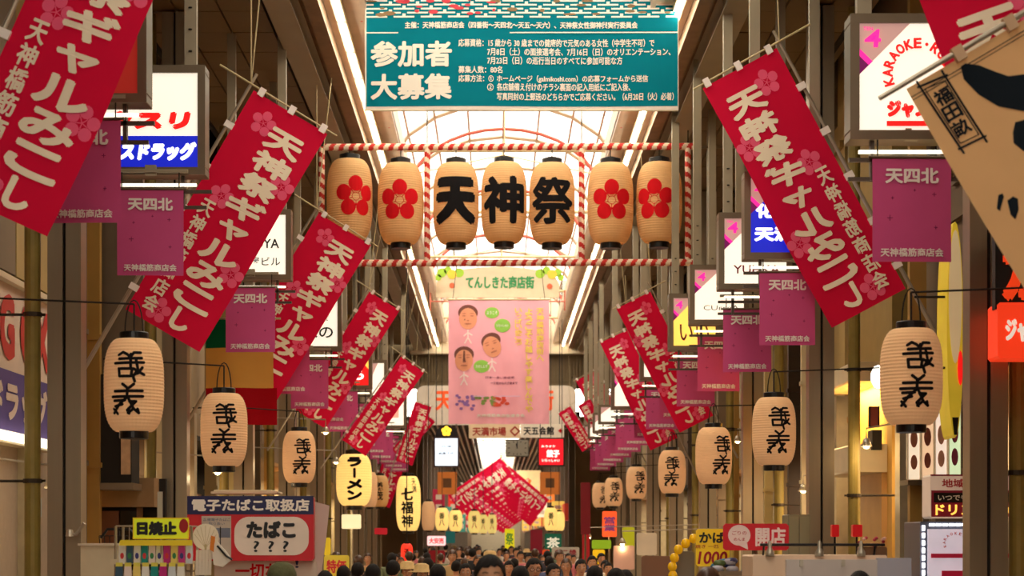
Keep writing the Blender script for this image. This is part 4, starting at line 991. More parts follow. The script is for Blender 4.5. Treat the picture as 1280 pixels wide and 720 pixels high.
# grey stone wall part below the fascia
t = thing('display_cabinet', 'pale stone-faced display wall under the drugstore fascia at left edge', 'cabinet', (-4.95, 17.2, 0))
MB().box(-.25, 0, 0, 4.2, .9, 2.72).build('upper_panel', mat('pale grey stone', (168, 150, 130), rough=.6, var=.12, scale=14), t); MB().box(-.25, .15, 0, 4.2, 0, .9).build('base', wood, t)
MB().box(0.0, .05, 3.3, 3.5, 2.0, 2.2).build('notice', mat('pale blue notice', (150, 180, 190)), t)
# facade pieces seen past the first post
def piece(name, label, px0, px1, py0, py1, Y, m, cat='panel', depth=.3, floor=False, extra=None):
    a = W(px0, py1, Y); b = W(px1, py0, Y); z0 = 0 if floor else a.z
    o = MB().bevbox(a.x, b.x, Y, Y + depth, z0, b.z, .01).build(name, m); tag(o, label, cat); return o
tl = thing('tiled_column', 'cream tiled column between first and second bronze posts on the left', 'column', (-5.1, 23.6, 0))
MB().box(-.13, .13, .01, .3, 0, 6.6).build('core', mat('tile grout', (120, 110, 96)), tl)
tme = MB().bevbox(-.12, .12, -.01, .01, 0, .19, .006).mesh('tile', mat('cream wall tile', (206, 190, 158), rough=.3))
for i in range(31): link('tile', tme, tl, (0, 0, .3 + i * .2))
t = thing('sign_cabinet', 'black projecting shop box between tiled column and ochre pipe on the left', 'sign', W(141, 540, 22.6)); 
MB().bevbox(-.17, .22, 0, .5, -.6, .68, .01).build('box', dark, t); MB().box(.1, .21, -.02, 0, -.5, .3).build('foil_panel', mat('crumpled beige foil', (200, 160, 120), rough=.3, metal=.4, var=.4, scale=9, bump=.6), t)
MB().box(-.2, .25, -.05, .5, -.68, -.6).build('lower_rail', bronze, t); MB().box(-.3, .3, .3, .4, .68, 5.0).build('wall_arm', bronze, t)
t = thing('wooden_shop_door', 'dark wooden doorway with beige lintel at the left behind the goods rack', 'door', W(150, 760, 23.2)); t.location.z = 0
MB().box(-.3, .42, -.05, .3, 2.15, 2.5).build('lintel', mat('beige render', (150, 118, 80), rough=.7, var=.2), t)
MB().box(-.3, -.24, 0, .1, 0, 2.15).box(.2, .26, 0, .1, 0, 2.15).build('door_frame', wood, t)
MB().box(-.24, -.02, .03, .07, 0, 2.1).build('door_leaf', mat('red brown door', (104, 56, 34), rough=.4), t); MB().box(.0, .2, .05, .08, 0, 2.1).build('door_leaf', glassd, t)
MB().box(-.4, .5, .3, .4, 0, 2.5).build('reveal', dark, t)
# flag in green, yellow and red
Y = 26; U = F / Y
t = thing('tricolour_flag', 'green, yellow and red vertical flag behind the left lanterns', 'flag', W(300, 400, Y))
def fl_(u, v, d): return (u, .05 * math.sin(8 * u + v) - d, v)
for n, c, z0, z1, x0, x1 in (('green_stripe', (10, 96, 56), -.38, 0, -.47, .45), ('yellow_stripe', (226, 170, 84), -.92, -.38, -.47, .45), ('red_stripe', (170, 10, 24), -1.42, -.92, -.47, .5)):
    grid_sheet(x0, x1, z0, z1, 14, 4, fl_).build(n, cloth('flag ' + n, c), t, True)
MB().tube([(-.55, 0, .02), (.55, 0, .02)], .015, 6).build('rod', bamboo, t)
MB().tube([(-.5, 0, .02), (-1.0, .0, .02)], .012, 5).tube([(-1.0, 0, .02), (-1.5, 0, .02)], .012, 5).build('wall_arm', bronze, t)

# sun cream rack at lower left
Y = 15.2; U = F / Y
t = thing('goods_rack', 'wire goods rack full of hanging packets at lower left', 'rack', (W(192, 700, Y).x, Y, 0))
m = MB(); hw = .30
for x in (-hw, hw):
    for y in (0, .3): m.tube([(x, y, 0), (x, y, 1.86)], .012, 6)
m.build('upright', alum, t)
m = MB()
for z in (.3, .7, 1.1, 1.5, 1.86): m.tube([(-hw, 0, z), (hw, 0, z)], .007, 5).tube([(-hw, .3, z), (hw, .3, z)], .007, 5)
for i in range(13): m.tube([(-hw + i * .05, .3, .1), (-hw + i * .05, .3, 1.86)], .003, 4)
m.build('wire_grid', alum, t)
MB().box(-hw - .02, hw + .02, -.1, .3, 1.56, 1.575).box(-hw - .02, hw + .02, -.12, -.1, 1.56, 1.60).build('shelf', cream, t)
MB().box(-.02, .02, .28, .3, 1.86, 2.14).build('sign_stay', alum, t)
tx = t.location.x
t, w_, h_ = board('price_card', 'lime yellow sunscreen card with bold black characters above the goods rack', 166, 236, 647, 674, 15.0, mat('fluorescent lime card', (226, 234, 40), emit=.1), depth=.01)
prnt('lettering', merge(T('日焼止', -.07 * w_, 0, .72 * w_, .66 * h_, .07)), S_blk, t, flat, .005)
prnt('red_disc', P(disc(.41 * w_, .12 * h_, .036, 16, .055)), mat('dark red disc', (170, 30, 30)), t, flat, .005)
prnt('border', ring(-w_ / 2, w_ / 2, -h_ / 2, h_ / 2, .008), mat('card yellow', (250, 210, 30)), t, flat, .003)
MB().tube([(0, .02, -h_ / 2), (0, .02, -h_ / 2 - .12)], .008, 5).build('stay', alum, t)
t, w_, h_ = board('price_strip', 'narrow yellow strip card under the sunscreen card', 150, 240, 675, 682, 14.98, mat('yellow strip', (230, 200, 40), emit=.05), depth=.01)
pk = [((240, 236, 226), 'white'), ((60, 90, 110), 'slate blue'), ((236, 232, 220), 'white'), ((30, 150, 140), 'teal'), ((240, 220, 210), 'pale pink'), ((236, 230, 200), 'cream'), ((200, 40, 130), 'magenta'), ((250, 220, 120), 'pale yellow'), ((206, 60, 140), 'deep pink'), ((220, 226, 230), 'grey white')]
for i, (c, nm) in enumerate(pk):
    px = 150 + i * 9.3; p = W(px + 3, 690, 15.05)
    pt = thing('hanging_packet', '%s packet on the goods rack, %s from the left' % (nm, ORD[i]), 'packet', (p.x, 15.05, p.z), group='packets on the goods rack')
    MB().prism([(-.024, -.09), (.024, -.09), (.027, -.02), (.024, .05), (-.024, .05), (-.027, -.02)], -.012, .012).build('bag', mat('packet %d' % i, c, rough=.3), pt)
    MB().box(-.024, .024, -.004, .004, .05, .08).build('header_card', mat('packet header', (236, 220, 90)), pt)
    prnt('printed_motif', P(disc(0, -.03, .015, 10, .025)), mat('packet motif %d' % (i % 3), [(220, 60, 60), (60, 140, 80), (70, 70, 140)][i % 3]), pt, flat, .014)
for i in range(8):
    c, nm = pk[(i * 3 + 1) % 10]; p = W(150 + i * 11, 716, 15.05)
    pt = thing('hanging_packet', '%s packet low on the goods rack, %s from the left' % (nm, ORD[i]), 'packet', (p.x, 15.02, p.z), group='packets on the goods rack')
    MB().prism([(-.028, -.09), (.028, -.09), (.03, -.02), (.026, .05), (-.026, .05), (-.03, -.02)], -.012, .012).build('bag', mat('packet %d' % ((i * 3 + 1) % 10), c, rough=.3), pt)
    MB().box(-.026, .026, -.004, .004, .05, .08).build('header_card', mat('packet header', (236, 220, 90)), pt)
# round white fan and bouquet of tags
t = thing('round_fan', 'round white paper fan standing between rack and tobacco sign', 'fan', W(257, 671, 15.3))
MB().prism(disc(0, 0, .105, 28), 0, .008).build('fan_leaf', mat('white paper', (238, 226, 206)), t)
MB().box(-.008, .008, -.004, .012, -.32, -.06).build('handle', bamboo, t)
for k in range(7): MB().tube([(0, -.002, -.09), (.09 * math.sin((k - 3) * .45), -.002, .09 * math.cos((k - 3) * .45))], .0016, 4).build('rib', bamboo, t)
t = thing('hanging_charm', 'white and orange hanging ornament right of the round fan', 'ornament', W(275, 690, 15.2))
MB().prism([(-.05, -.1), (.02, -.12), (.09, -.06), (.05, .0), (-.02, .08), (-.07, .06)], 0, .03).build('body', mat('charm white', (236, 226, 210)), t)
MB().prism([(-.08, .02), (-.05, .0), (-.04, .12), (-.07, .13)], -.01, .02).build('orange_tab', mat('charm orange', (226, 130, 40)), t)
MB().tube([(-.02, -.012, .05), (.05, -.012, -.03), (.1, -.012, -.06)], .008, 5).build('black_cord', black, t)
MB().tube([(0, .02, .05), (0, .02, .2)], .004, 4).build('string', dark, t)
for i in range(5):
    p = W(246 + i * 4, 700, 15.25)
    o = MB().prism([(-.012, -.12), (.012, -.12), (.016, .08), (-.006, .08)], 0, .01).build('hanging_ribbon', mat('ribbon white', (226, 214, 196)), None, loc=p); tag(o, 'thin white paper strip hanging below the round fan', 'strip', 'paper strips below the fan')
# white stand base behind fan
# tobacco sign
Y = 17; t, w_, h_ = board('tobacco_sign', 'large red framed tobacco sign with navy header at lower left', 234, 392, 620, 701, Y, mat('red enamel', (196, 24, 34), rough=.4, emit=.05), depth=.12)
def z(px, py): return ((px - 313) * Y / F, (660.5 - py) * Y / F)
def zr(a, b, c, d): p = z(a, d); q_ = z(b, c); return rect(p[0], q_[0], p[1], q_[1])
prnt('navy_header', P(zr(234, 392, 620, 643)), mat('navy enamel', (30, 28, 74), rough=.4, emit=.03), t, flat, .004)
prnt('header_lettering', T('電子たばこ取扱店', *z(313.5, 631.5), 147 * Y / F, 15.5 * Y / F, .04), mat('sign cream lettering', (234, 222, 206), emit=.05), t, flat, .009)
p0, p1 = z(293, 694), z(386, 646)
prnt('oval_panel', P(rrect(p0[0], p1[0], p0[1], p1[1], .13, 8)), mat('sign cream panel', (226, 206, 186), emit=.05), t, flat, .005)
prnt('grey_panel', P(zr(252, 289, 645, 699)), mat('sign grey panel', (206, 190, 172)), t, flat, .005)
prnt('small_print', merge(T('各種電子たばこ', *z(271, 649.5), 34 * Y / F, 4 * Y / F, .01), T('取り扱い', *z(271, 654.5), 20 * Y / F, 3.6 * Y / F, .01), P(zr(270, 288, 660, 672))), mat('grey blue print', (120, 124, 140)), t, flat, .009)
prnt('lettering', T('たばこ', *z(339, 662), 62 * Y / F, 22 * Y / F, .06), S_blk, t, flat, .009)
prnt('question_marks', T('? ? ?', *z(339, 683), 44 * Y / F, 14 * Y / F, .012), S_blk, t, flat, .009)
for s in (-1, 1): MB().box(s * .45 - .03, s * .45 + .03, .12, .18, -1.86, .28).build('leg', bronze, t)
t, w_, h_ = board('canvas_awning', 'white cloth banner with red and blue brush writing under the tobacco sign', 268, 396, 700, 790, 17.1, mat('white canvas', (216, 196, 178), rough=.8, bump=.3), depth=.02, cat='banner')
prnt('red_lettering', T('一切なり', -.02, h_ / 2 - .1, .5, .14, .03), redink, t, flat, .005)
prnt('blue_lettering', T('!', .08 + .2, h_ / 2 - .03, .03, .08, .03), mat('navy ink', (30, 34, 80)), t, flat, .005)
t = thing('white_cloth', 'white cloth hung at a slant right of the tobacco sign', 'cloth', W(395, 632, 17.3))
MB().prism([(-.01, -.75), (.03, -.75), (.09, -.3), (.12, 0.0), (-.03, .04)], 0, .02).build('sheet', cloth('white hung cloth', (226, 206, 196)), t)
MB().tube([(.12, .01, .0), (-.5, .05, .06)], .006, 5).build('cord', dark, t)
o = MB().bevbox(-.32, .28, 0, .4, 0, .02, .004).bevbox(-.3, .22, .05, .4, .02, .035, .004).build('shelf_board', cream, None, loc=(W(308, 618, 17.2).x, 17.2, W(300, 617, 17.2).z)); tag(o, 'thin cream board lying on top of the tobacco sign', 'board')
# white box left of the rack, dark objects on it
t = thing('white_counter', 'cream counter block left of the goods rack', 'counter', (W(126, 700, 17).x, 17, 0))
MB().bevbox(-.18, .16, 0, .5, 0, W(0, 682, 17).z, .01).build('body', cream, t); MB().box(-.2, .18, -.02, .52, W(0, 682, 17).z, W(0, 682, 17).z + .02).build('top', mat('pale counter top', (230, 216, 190)), t)
p = W(137, 678, 17.2)
t = thing('bicycle', 'dark bicycle handlebar and basket showing above the cream counter', 'bicycle', (p.x, 17.6, 0))
zz = p.z + .02
MB().tube([(-.16, 0, zz + .02), (-.1, 0, zz + .1), (.1, 0, zz + .1), (.18, 0, zz + .02)], .014, 6).tube([(0, 0, .5), (0, 0, zz + .1)], .016, 6).build('handlebar', black, t)
m = MB(); m.tube([(.33 * math.cos(2 * PI * k / 24), .3 + 0, .34 + .33 * math.sin(2 * PI * k / 24)) for k in range(25)], .02, 6); m.build('wheel', black, t)
m = MB()
for k in range(7): m.tube([(-.12 + .04 * k, -.15, zz - .22), (-.14 + .047 * k, -.18, zz + .04)], .004, 4)
for q in range(4): m.tube([(-.14, -.16, zz - .2 + q * .08), (.14, -.16, zz - .2 + q * .08)], .004, 4)
m.build('basket', black, t)
MB().tube([(0, 0, .5), (.0, .3, .34)], .016, 6).tube([(0, 0, .6), (.0, .8, .6)], .016, 6).build('bicycle_frame', black, t)
# door handle like clamp on the first post
t = thing('clip_lamp', 'small metal clip lamp on the first left bronze post', 'lamp', W(98, 665, 17.6))
MB().tube([(-.07, 0, -.03), (-.02, 0, -.02), (.06, -.02, .08)], .018, 8).build('arm', alum, t); MB().lathe([(.0, .05), (.03, .04), (.04, -.02)], 12, (-.08, 0, -.02)).build('shade', shade_m, t)

# ================================================================ RIGHT SIDE
# ochre shop front: column, cornices, lit niche
def rbox(label, name, x0, x1, y0, y1, z0, z1, m, cat='wall panel'):
    o = MB().bevbox(x0, x1, y0, y1, z0, z1, .01).build(name, m); tag(o, label, cat); return o
t = thing('ochre_shopfront', 'ochre plaster shopfront with column and cream cornices behind the nearest right lantern', 'shopfront', (4.95, 24.0, 0))
MB().bevbox(.0, .32, 0, .3, 0, W(0, 505, 24).z, .01).build('column', ochre, t)
MB().bevbox(-.45, .0, .3, 2.6, W(0, 476, 24.3).z, W(0, 452, 24.3).z, .02).build('upper_cornice', cream, t)
MB().bevbox(-.45, .2, .3, 2.6, W(0, 590, 24.3).z, W(0, 555, 24.3).z, .02).build('lower_cornice', cream, t)
MB().box(-.02, .3, 2.4, 2.6, W(0, 590, 24.3).z, W(0, 452, 24.3).z).build('niche_wall', mat('bright ochre niche', (236, 176, 70), rough=.7), t)
MB().box(.0, .35, .3, 2.6, W(0, 590, 24.3).z, W(0, 452, 24.3).z).build('niche_back', mat('bright ochre niche', (236, 176, 70), rough=.7), t)
MB().bevbox(.0, .35, .0, 2.6, W(0, 452, 24).z, 7.6, .01).build('upper_wall', mat('dull ochre wall', (150, 122, 62), rough=.7, var=.15), t)
MB().box(-.05, .35, .4, 2.6, 0, W(0, 590, 24.3).z).build('lower_wall', mat('pale ochre wall', (196, 156, 96), rough=.7), t)
l = bpy.data.lights.new('niche_light', 'AREA'); l.energy = 30; l.color = (1, .75, .4); l.size = .3; l.size_y = 1.8; l.shape = 'RECTANGLE'
lo = bpy.data.objects.new('niche_light', l); C.objects.link(lo); lo.parent = t; lo.location = (-.2, 1.4, W(0, 482, 24.3).z); lo.rotation_euler = (0, R(-20), R(0))
t, w_, h_ = board('framed_picture', 'small dark red framed picture in the lit ochre niche', 1086, 1099, 508, 534, 24.2, mat('dark red picture', (120, 50, 40)), cat='picture', frame=dark, bez=.015, depth=.04)
MB().box(-.02, .1, .0, .3, -h_ / 2 - .3, -h_ / 2 - .05).build('stay', dark, t)
t = thing('oval_lamp', 'bright oval wall lamp left of the nearest right lantern', 'lamp', W(1098, 471, 22.5))
MB().lathe([(0, -.14), (.05, -.12), (.085, -.05), (.09, 0), (.085, .05), (.05, .12), (0, .14)], 20).build('globe', lit('lamp globe', (255, 250, 240), 1.6), t, True)
MB().tube([(.05, .05, 0), (.6, .4, 0.1)], .015, 6).build('arm', bronze, t)
# back-lit poster strip
for i in range(4):
    x0, x1 = 1134 + i * 17, 1150 + i * 17; y0 = 520 - i * 5; y1 = 600 - i * 0
    t, w_, h_ = board('backlit_poster', 'narrow backlit menu poster behind the right lantern, %s from the left' % ORD[i], x0, x1, y0, y1, 21.5 - i * .3, E('poster glow %d' % i, [(240, 220, 190), (230, 190, 150), (236, 216, 196), (206, 226, 180)][i], .5), frame=cream, bez=.008, depth=.06, group='backlit posters on the right')
    prnt('poster_picture', P(disc(0, .1, w_ * .32, 12, h_ * .14), disc(0, -.16, w_ * .3, 12, h_ * .12)), mat('poster brown %d' % i, [(180, 110, 80), (150, 80, 60), (206, 150, 120), (150, 60, 80)][i]), t, flat, .02)
    if i: MB().box(-.03, .03, .06, .1, -h_ / 2 - 1.0, h_ / 2).build('back_rail', bronze, t)
    else: MB().box(-.05, 1.0, .06, .5, -h_ / 2 - .06, -h_ / 2).build('back_rail', bronze, t)
# yellow oval signboard seen side-on
Y = 17.5; t = thing('oval_signboard', 'tall yellow and cream oval signboard seen edge-on beside the right post', 'sign', W(1194, 412, Y))
H_ = 270 / 2 * Y / F
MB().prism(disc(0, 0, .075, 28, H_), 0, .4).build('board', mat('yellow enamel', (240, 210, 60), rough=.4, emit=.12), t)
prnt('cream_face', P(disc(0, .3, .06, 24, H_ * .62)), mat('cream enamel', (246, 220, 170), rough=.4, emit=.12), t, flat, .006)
prnt('red_patch', P(disc(.045, -.35, .025, 12, .16)), S_red, t, flat, .009)
prnt('dark_tip', P([(-.03, -.8), (.03, -.8), (.015, -.96), (-.012, -.96)][::-1]), S_blk, t, flat, .009)
m = MB()
for zz in (-.3, .35): m.tube([(.0, .1, zz), (.82, .1, zz)], .02, 6).tube([(.0, .1, zz - .04), (-.35, .1, zz - .04)], .012, 6)
m.build('bracket', dark, t)
# drink sign and vending machine
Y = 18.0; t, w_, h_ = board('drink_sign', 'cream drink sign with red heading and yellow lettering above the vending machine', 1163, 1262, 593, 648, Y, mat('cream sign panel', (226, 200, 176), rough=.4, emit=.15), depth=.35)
U = F / Y; zz = lambda px, py: ((px - 1212.5) / U, (620.5 - py) / U)
def zr2(a, b, c, d): p = zz(a, d); q_ = zz(b, c); return rect(p[0], q_[0], p[1], q_[1])
prnt('maroon_panel', P(zr2(1164, 1262, 613, 646), zr2(1163, 1262, 593, 595)), mat('maroon print', (130, 24, 40), emit=.08), t, flat, .004)
prnt('black_panel', P(zr2(1167, 1262, 616, 628)), S_blk, t, flat, .007)
prnt('heading', T('地域最安値', *zz(1212, 604), 70 / U, 11 / U, .03), mat('red print', (190, 40, 40)), t, flat, .01)
prnt('white_lettering', T('いつでも冷えてます', *zz(1215, 622), 86 / U, 8 / U, .03), wl, t, flat, .01)
prnt('yellow_lettering', T('ドリンク100', *zz(1215, 637), 92 / U, 14 / U, .04), S_yel, t, flat, .01)
MB().box(-.3, .3, .1, .3, -h_ / 2 - .12, -h_ / 2).build('stay', bronze, t)
zt = W(0, 652, Y).z
t = thing('vending_machine', 'vending machine edged with white lights at lower right', 'machine', (W(1205, 700, Y).x, Y, 0))
hw = 55 * Y / F
MB().bevbox(-hw, hw, 0, .7, 0, zt, .01).build('cabinet', mat('blue grey cabinet', (96, 100, 116), rough=.35, metal=.3), t)
MB().box(-hw + .07, hw - .03, -.01, 0, .9, zt - .07).build('front_panel', mat('pale lilac poster', (216, 206, 220), emit=.3), t)
led = mat('white led', (255, 252, 246), emit=3.0)
lm_ = MB().box(-.012, .012, -.016, -.004, -.024, .024).mesh('light_dot', led)
for k in range(20): link('light_dot', lm_, t, (-hw + .03, 0, zt - .06 - k * .07))
for k in range(12): link('light_dot', lm_, t, (-hw + .11 + k * .062, 0, zt - .03), (0, R(90), 0))
MB().box(-hw + .1, hw, -.03, -.01, zt - .34, zt - .3).box(-hw + .2, hw - .2, -.03, -.01, zt - .52, zt - .46).build('red_stripe', mat('crimson stripe', (186, 24, 60), emit=.1), t)
gs = [T(c, -.08 + .11 * math.cos(R(200 - k * 22)), zt - .2 + .09 * math.sin(R(200 - k * 22)), .022, .026, .03, rot=R(110 - k * 22)) for k, c in enumerate('KARAOKEROOM')]
prnt('arched_lettering', merge(*gs), mat('orange red print', (226, 80, 50)), t, flat, .014)
prnt('lettering', T('カラ', .14, zt - .18, .1, .12, .05), mat('crimson stripe', (186, 24, 60), emit=.1), t, flat, .014)
# red sign at the far right edge
Y = 15.0
t = thing('red_shop_sign', 'black board with huge red strokes at the right edge', 'sign', W(1285, 338, Y))
MB().box(-.25, .8, .02, .12, -.3, .32).build('board', S_blk, t)
prnt('lettering', T('カラオケ', .42, 0, 1.25, .5, .06), E('orange red stroke', (226, 60, 20), .45), t, flat, .0)
MB().box(-.1, .6, .12, .4, -.1, .1).build('bracket', bronze, t)
t, w_, h_ = board('red_box_sign', 'orange red box sign with white katakana at the right edge', 1247, 1330, 378, 448, Y, E('lit orange red', (230, 56, 24), .5), depth=.3)
t.rotation_euler = (0, 0, 0)
prnt('lettering', T('ジャンカラ', .02, 0, w_ * .86, h_ * .42, .05), mat('white vinyl letters', (250, 236, 220), emit=.3), t, flat, .006)
MB().box(.2, .5, .1, .3, h_ / 2, h_ / 2 + .3).build('bracket', bronze, t)

# white display stall with clamp lamps
Y = 13.6; U = F / Y
t = thing('display_stall', 'white front display stall with warm lit panel at lower right', 'stall', (W(1025, 700, Y).x, Y, 0))
hw = 84 / U; zt = W(0, 694, Y).z
MB().bevbox(-hw, hw, 0, .6, 0, zt, .01).build('cabinet', mat('warm white laminate', (236, 206, 176), rough=.5), t)
MB().box(-hw + .23, hw + .0, -.05, 0, .6, zt - .03).build('grey_board', mat('pale grey board', (206, 196, 190), rough=.5), t)
MB().box(hw - .08, hw + .16, -.06, .02, .6, zt - .02).build('blue_grey_board', mat('bluish board', (176, 176, 190)), t)
clip_me = MB().bevbox(-.012, .012, -.02, .01, -.03, .02, .004).mesh('clip', shade_m)
for px in (1000, 1052): link('clip', clip_me, t, ((px - 1025) / U, -.05, zt - .05))
ft = thing('lamp_rail', 'thin black rail carrying small spot lamps above the white stall', 'rail', (W(1028, 681, Y).x, Y, W(0, 681, Y).z))
MB().tube([(-78 / U, 0, 0), (78 / U, 0, 0)], .01, 8).build('rail', black, ft)
for px in (-73, 66): MB().tube([(px / U, 0, 0), (px / U, .08, -.13)], .008, 6).build('rail_post', black, ft)
for i, px in enumerate((962, 1024, 1076)):
    p = W(px, 690, Y)
    sl_ = thing('spot_lamp', 'silver spot lamp on the black rail, %s from the left' % ORD[i], 'lamp', (p.x, Y - .01, p.z + .03), group='spot lamps on the rail')
    MB().lathe([(.008, .05), (.014, .03), (.014, .0), (.03, -.03), (.032, -.06), (.0, -.05)], 14).build('shade', shade_m, sl_, True)
    MB().tube([(0, 0, .03), (0, .01, .05)], .006, 6).build('clamp', black, sl_)
fb = thing('flower_box', 'small cluster of pink flowers at the right end of the lamp rail', 'flowers', W(1090, 680, Y + .1))
random.seed(5)
for i in range(12):
    a = random.uniform(-.09, .09); b = random.uniform(-.02, .05)
    MB().lathe([(0, -.014), (.012, -.008), (.014, .004), (0, .012)], 8, (a, random.uniform(-.03, .03), b)).build('blossom', mat('flower %d' % (i % 3), [(206, 70, 90), (230, 180, 160), (150, 30, 50)][i % 3]), fb, True)
MB().bevbox(-.1, .1, -.04, .04, -.1, -.02, .01).build('pot', wood, fb)
# opening sign (red) and yellow price sign, balloons
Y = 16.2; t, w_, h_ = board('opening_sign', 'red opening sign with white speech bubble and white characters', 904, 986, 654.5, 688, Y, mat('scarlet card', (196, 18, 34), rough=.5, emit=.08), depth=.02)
U = F / Y; zz = lambda px, py: ((px - 945) / U, (671.2 - py) / U)
prnt('speech_bubble', P(disc(*zz(924, 669), 14 / U, 24, 13 / U), [zz(920, 680), zz(934, 679), zz(935, 687)][::1]), mat('bubble white', (240, 214, 204), emit=.05), t, flat, .004)
prnt('bubble_lettering', merge(T('ごりの', *zz(924, 666), 18 / U, 5 / U, .01), T('めんま', *zz(924, 674), 14 / U, 4 / U, .01)), mat('red print', (190, 40, 40)), t, flat, .008)
prnt('lettering', T('開店', *zz(963, 671), 38 / U, 24 / U, .03), mat('bubble white', (240, 214, 204), emit=.05), t, flat, .006)
MB().tube([(0, .04, -h_ / 2), (0, .04, -t.location.z)], .02, 6).build('stand', bronze, t)
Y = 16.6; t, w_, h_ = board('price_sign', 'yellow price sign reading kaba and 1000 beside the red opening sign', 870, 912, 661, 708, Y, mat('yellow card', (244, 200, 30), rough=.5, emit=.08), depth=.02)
prnt('black_lettering', T('かば', -.02 * w_, .27 * h_, .78 * w_, .3 * h_, .04), S_blk, t, flat, .005)
prnt('red_lettering', T('1000', 0, -.27 * h_, .86 * w_, .34 * h_, .03, slant=.15), mat('dark red print', (170, 20, 40)), t, flat, .005)
prnt('small_print', T('焼き 一匹', -.05, .03 * h_, .7 * w_, .1 * h_, .01), mat('dark red print', (170, 20, 40)), t, flat, .005)
MB().tube([(0, .04, -h_ / 2), (0, .04, -t.location.z)], .02, 6).build('stand', bronze, t)
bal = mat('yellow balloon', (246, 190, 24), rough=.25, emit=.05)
for i, (px, py) in enumerate(((867, 673), (857, 679), (848, 686.5), (843, 697), (840.5, 708), (841, 719))):
    b_ = MB().lathe([(0, -.045), (.012, -.044), (.03, -.034), (.04, -.014), (.041, .006), (.03, .03), (.012, .04), (0, .041)], 18).build('yellow_balloon', bal, None, True, W(px, py, 16.8)); tag(b_, 'small yellow balloon in the curved garland, %s from the top' % ORD[i], 'balloon', 'yellow balloon garland')
t, w_, h_ = board('grey_stand', 'grey upright stand panel between balloon garland and yellow price sign', 846, 868, 689, 760, 16.9, mat('grey stand', (120, 112, 100)), cat='stand'); MB().box(-.05, .05, .0, .08, -t.location.z, -h_ / 2).build('stand_foot', bronze, t)
t = thing('goods_pile', 'blue and patterned goods heaped below the red opening sign', 'goods', W(925, 702, 16.4))
for i in range(14):
    a = random.uniform(-.2, .16); c = [(30, 110, 150), (60, 70, 120), (180, 180, 190), (90, 110, 60)][i % 4]
    MB().lathe([(0, -.03), (.035, -.02), (.045, 0), (.03, .025), (0, .03)], 10, (a, random.uniform(-.05, .05), random.uniform(-.08, .03)), sx=1.3).build('wrapped_piece', mat('goods %d' % (i % 4), c, rough=.4), t, True)
MB().box(-.25, .2, -.1, .1, -.12 - .0, -.08).box(-.2, -.16, 0, .04, -t.location.z, -.1).box(.14, .18, 0, .04, -t.location.z, -.1).build('tray', bronze, t)
# tall pale cupboard and red cushions behind the stall
t = thing('pale_cupboard', 'tall grey green cupboard behind the white stall', 'cabinet', (W(999, 700, 19).x, 19, 0)); zt = W(0, 643, 19).z
MB().bevbox(-.11, .11, 0, .4, 0, zt, .01).build('carcass', mat('grey green paint', (140, 130, 100)), t); MB().box(-.1, -.005, -.015, 0, .1, zt - .02).build('door', mat('grey green door', (150, 140, 108)), t); MB().box(.005, .1, -.015, 0, .1, zt - .02).build('door', mat('grey green door', (150, 140, 108)), t)
for i, (x0, x1) in enumerate(((1040, 1049), (1066, 1078))):
    p = W((x0 + x1) / 2, 664, 20.5)
    t = thing('red_lantern_stand', 'small red box lamp on a dark stem, %s of two behind the stall' % ('left', 'right')[i], 'lamp', p)
    hw = (x1 - x0) / 2 * 20.5 / F
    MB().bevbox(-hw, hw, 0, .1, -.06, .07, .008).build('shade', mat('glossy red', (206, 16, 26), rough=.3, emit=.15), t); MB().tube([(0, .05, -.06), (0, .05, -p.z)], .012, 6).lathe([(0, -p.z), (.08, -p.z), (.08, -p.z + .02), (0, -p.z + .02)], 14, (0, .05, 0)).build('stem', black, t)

# small bright spot lamps in the shop mouths
for px, py, Y, lb in ((922, 552, 33, 'between the second and third right lanterns'), (1004, 614, 27, 'below the second right lantern'), (778, 680, 33, 'left of the white utility box'),
                      (1083, 558, 23.3, 'under the ochre cornice'), (272, 591, 26, 'below the second left lantern'), (407, 541, 32, 'right of the third left lantern'),
                      (420, 578, 36, 'left of the yellow ramen lantern'), (64, 610, 18.6, 'beside the first left post'), (736, 672, 42, 'near the dark red pillar sign')):
    p = W(px, py, Y); shop_lamp(p.x, Y, p.z, 'small bright spot lamp ' + lb, 1.2 if px == 778 else 7)
# warm panel lamps added inside each shop to brighten the lower walkway
pan = MB().bevbox(-.25, .25, -.25, .25, 0, .04, .01).mesh('panel', lit('added fill panel', (255, 220, 160), 3))
for side in (-1, 1):
    sd = 'left' if side < 0 else 'right'
    for i, y in enumerate((19, 24, 29, 34, 40, 46, 52, 58, 64)):
        t = thing('fill_lamp', 'added warm fill lamp inside a %s side shop, %s from the front' % (sd, ORD[i]), 'lamp', (side * 5.8, y, 3.05), group='added fill lamps in the shops')
        link('panel', pan, t); MB().tube([(0, 0, .04), (0, 0, .14)], .01, 5).build('cord', dark, t)
        l = bpy.data.lights.new('fill_light', 'AREA'); l.energy = 70; l.color = (1, .78, .5); l.size = .5; l.spread = PI
        lo = bpy.data.objects.new('fill_light', l); C.objects.link(lo); lo.parent = t; lo.location = (0, 0, -.03)

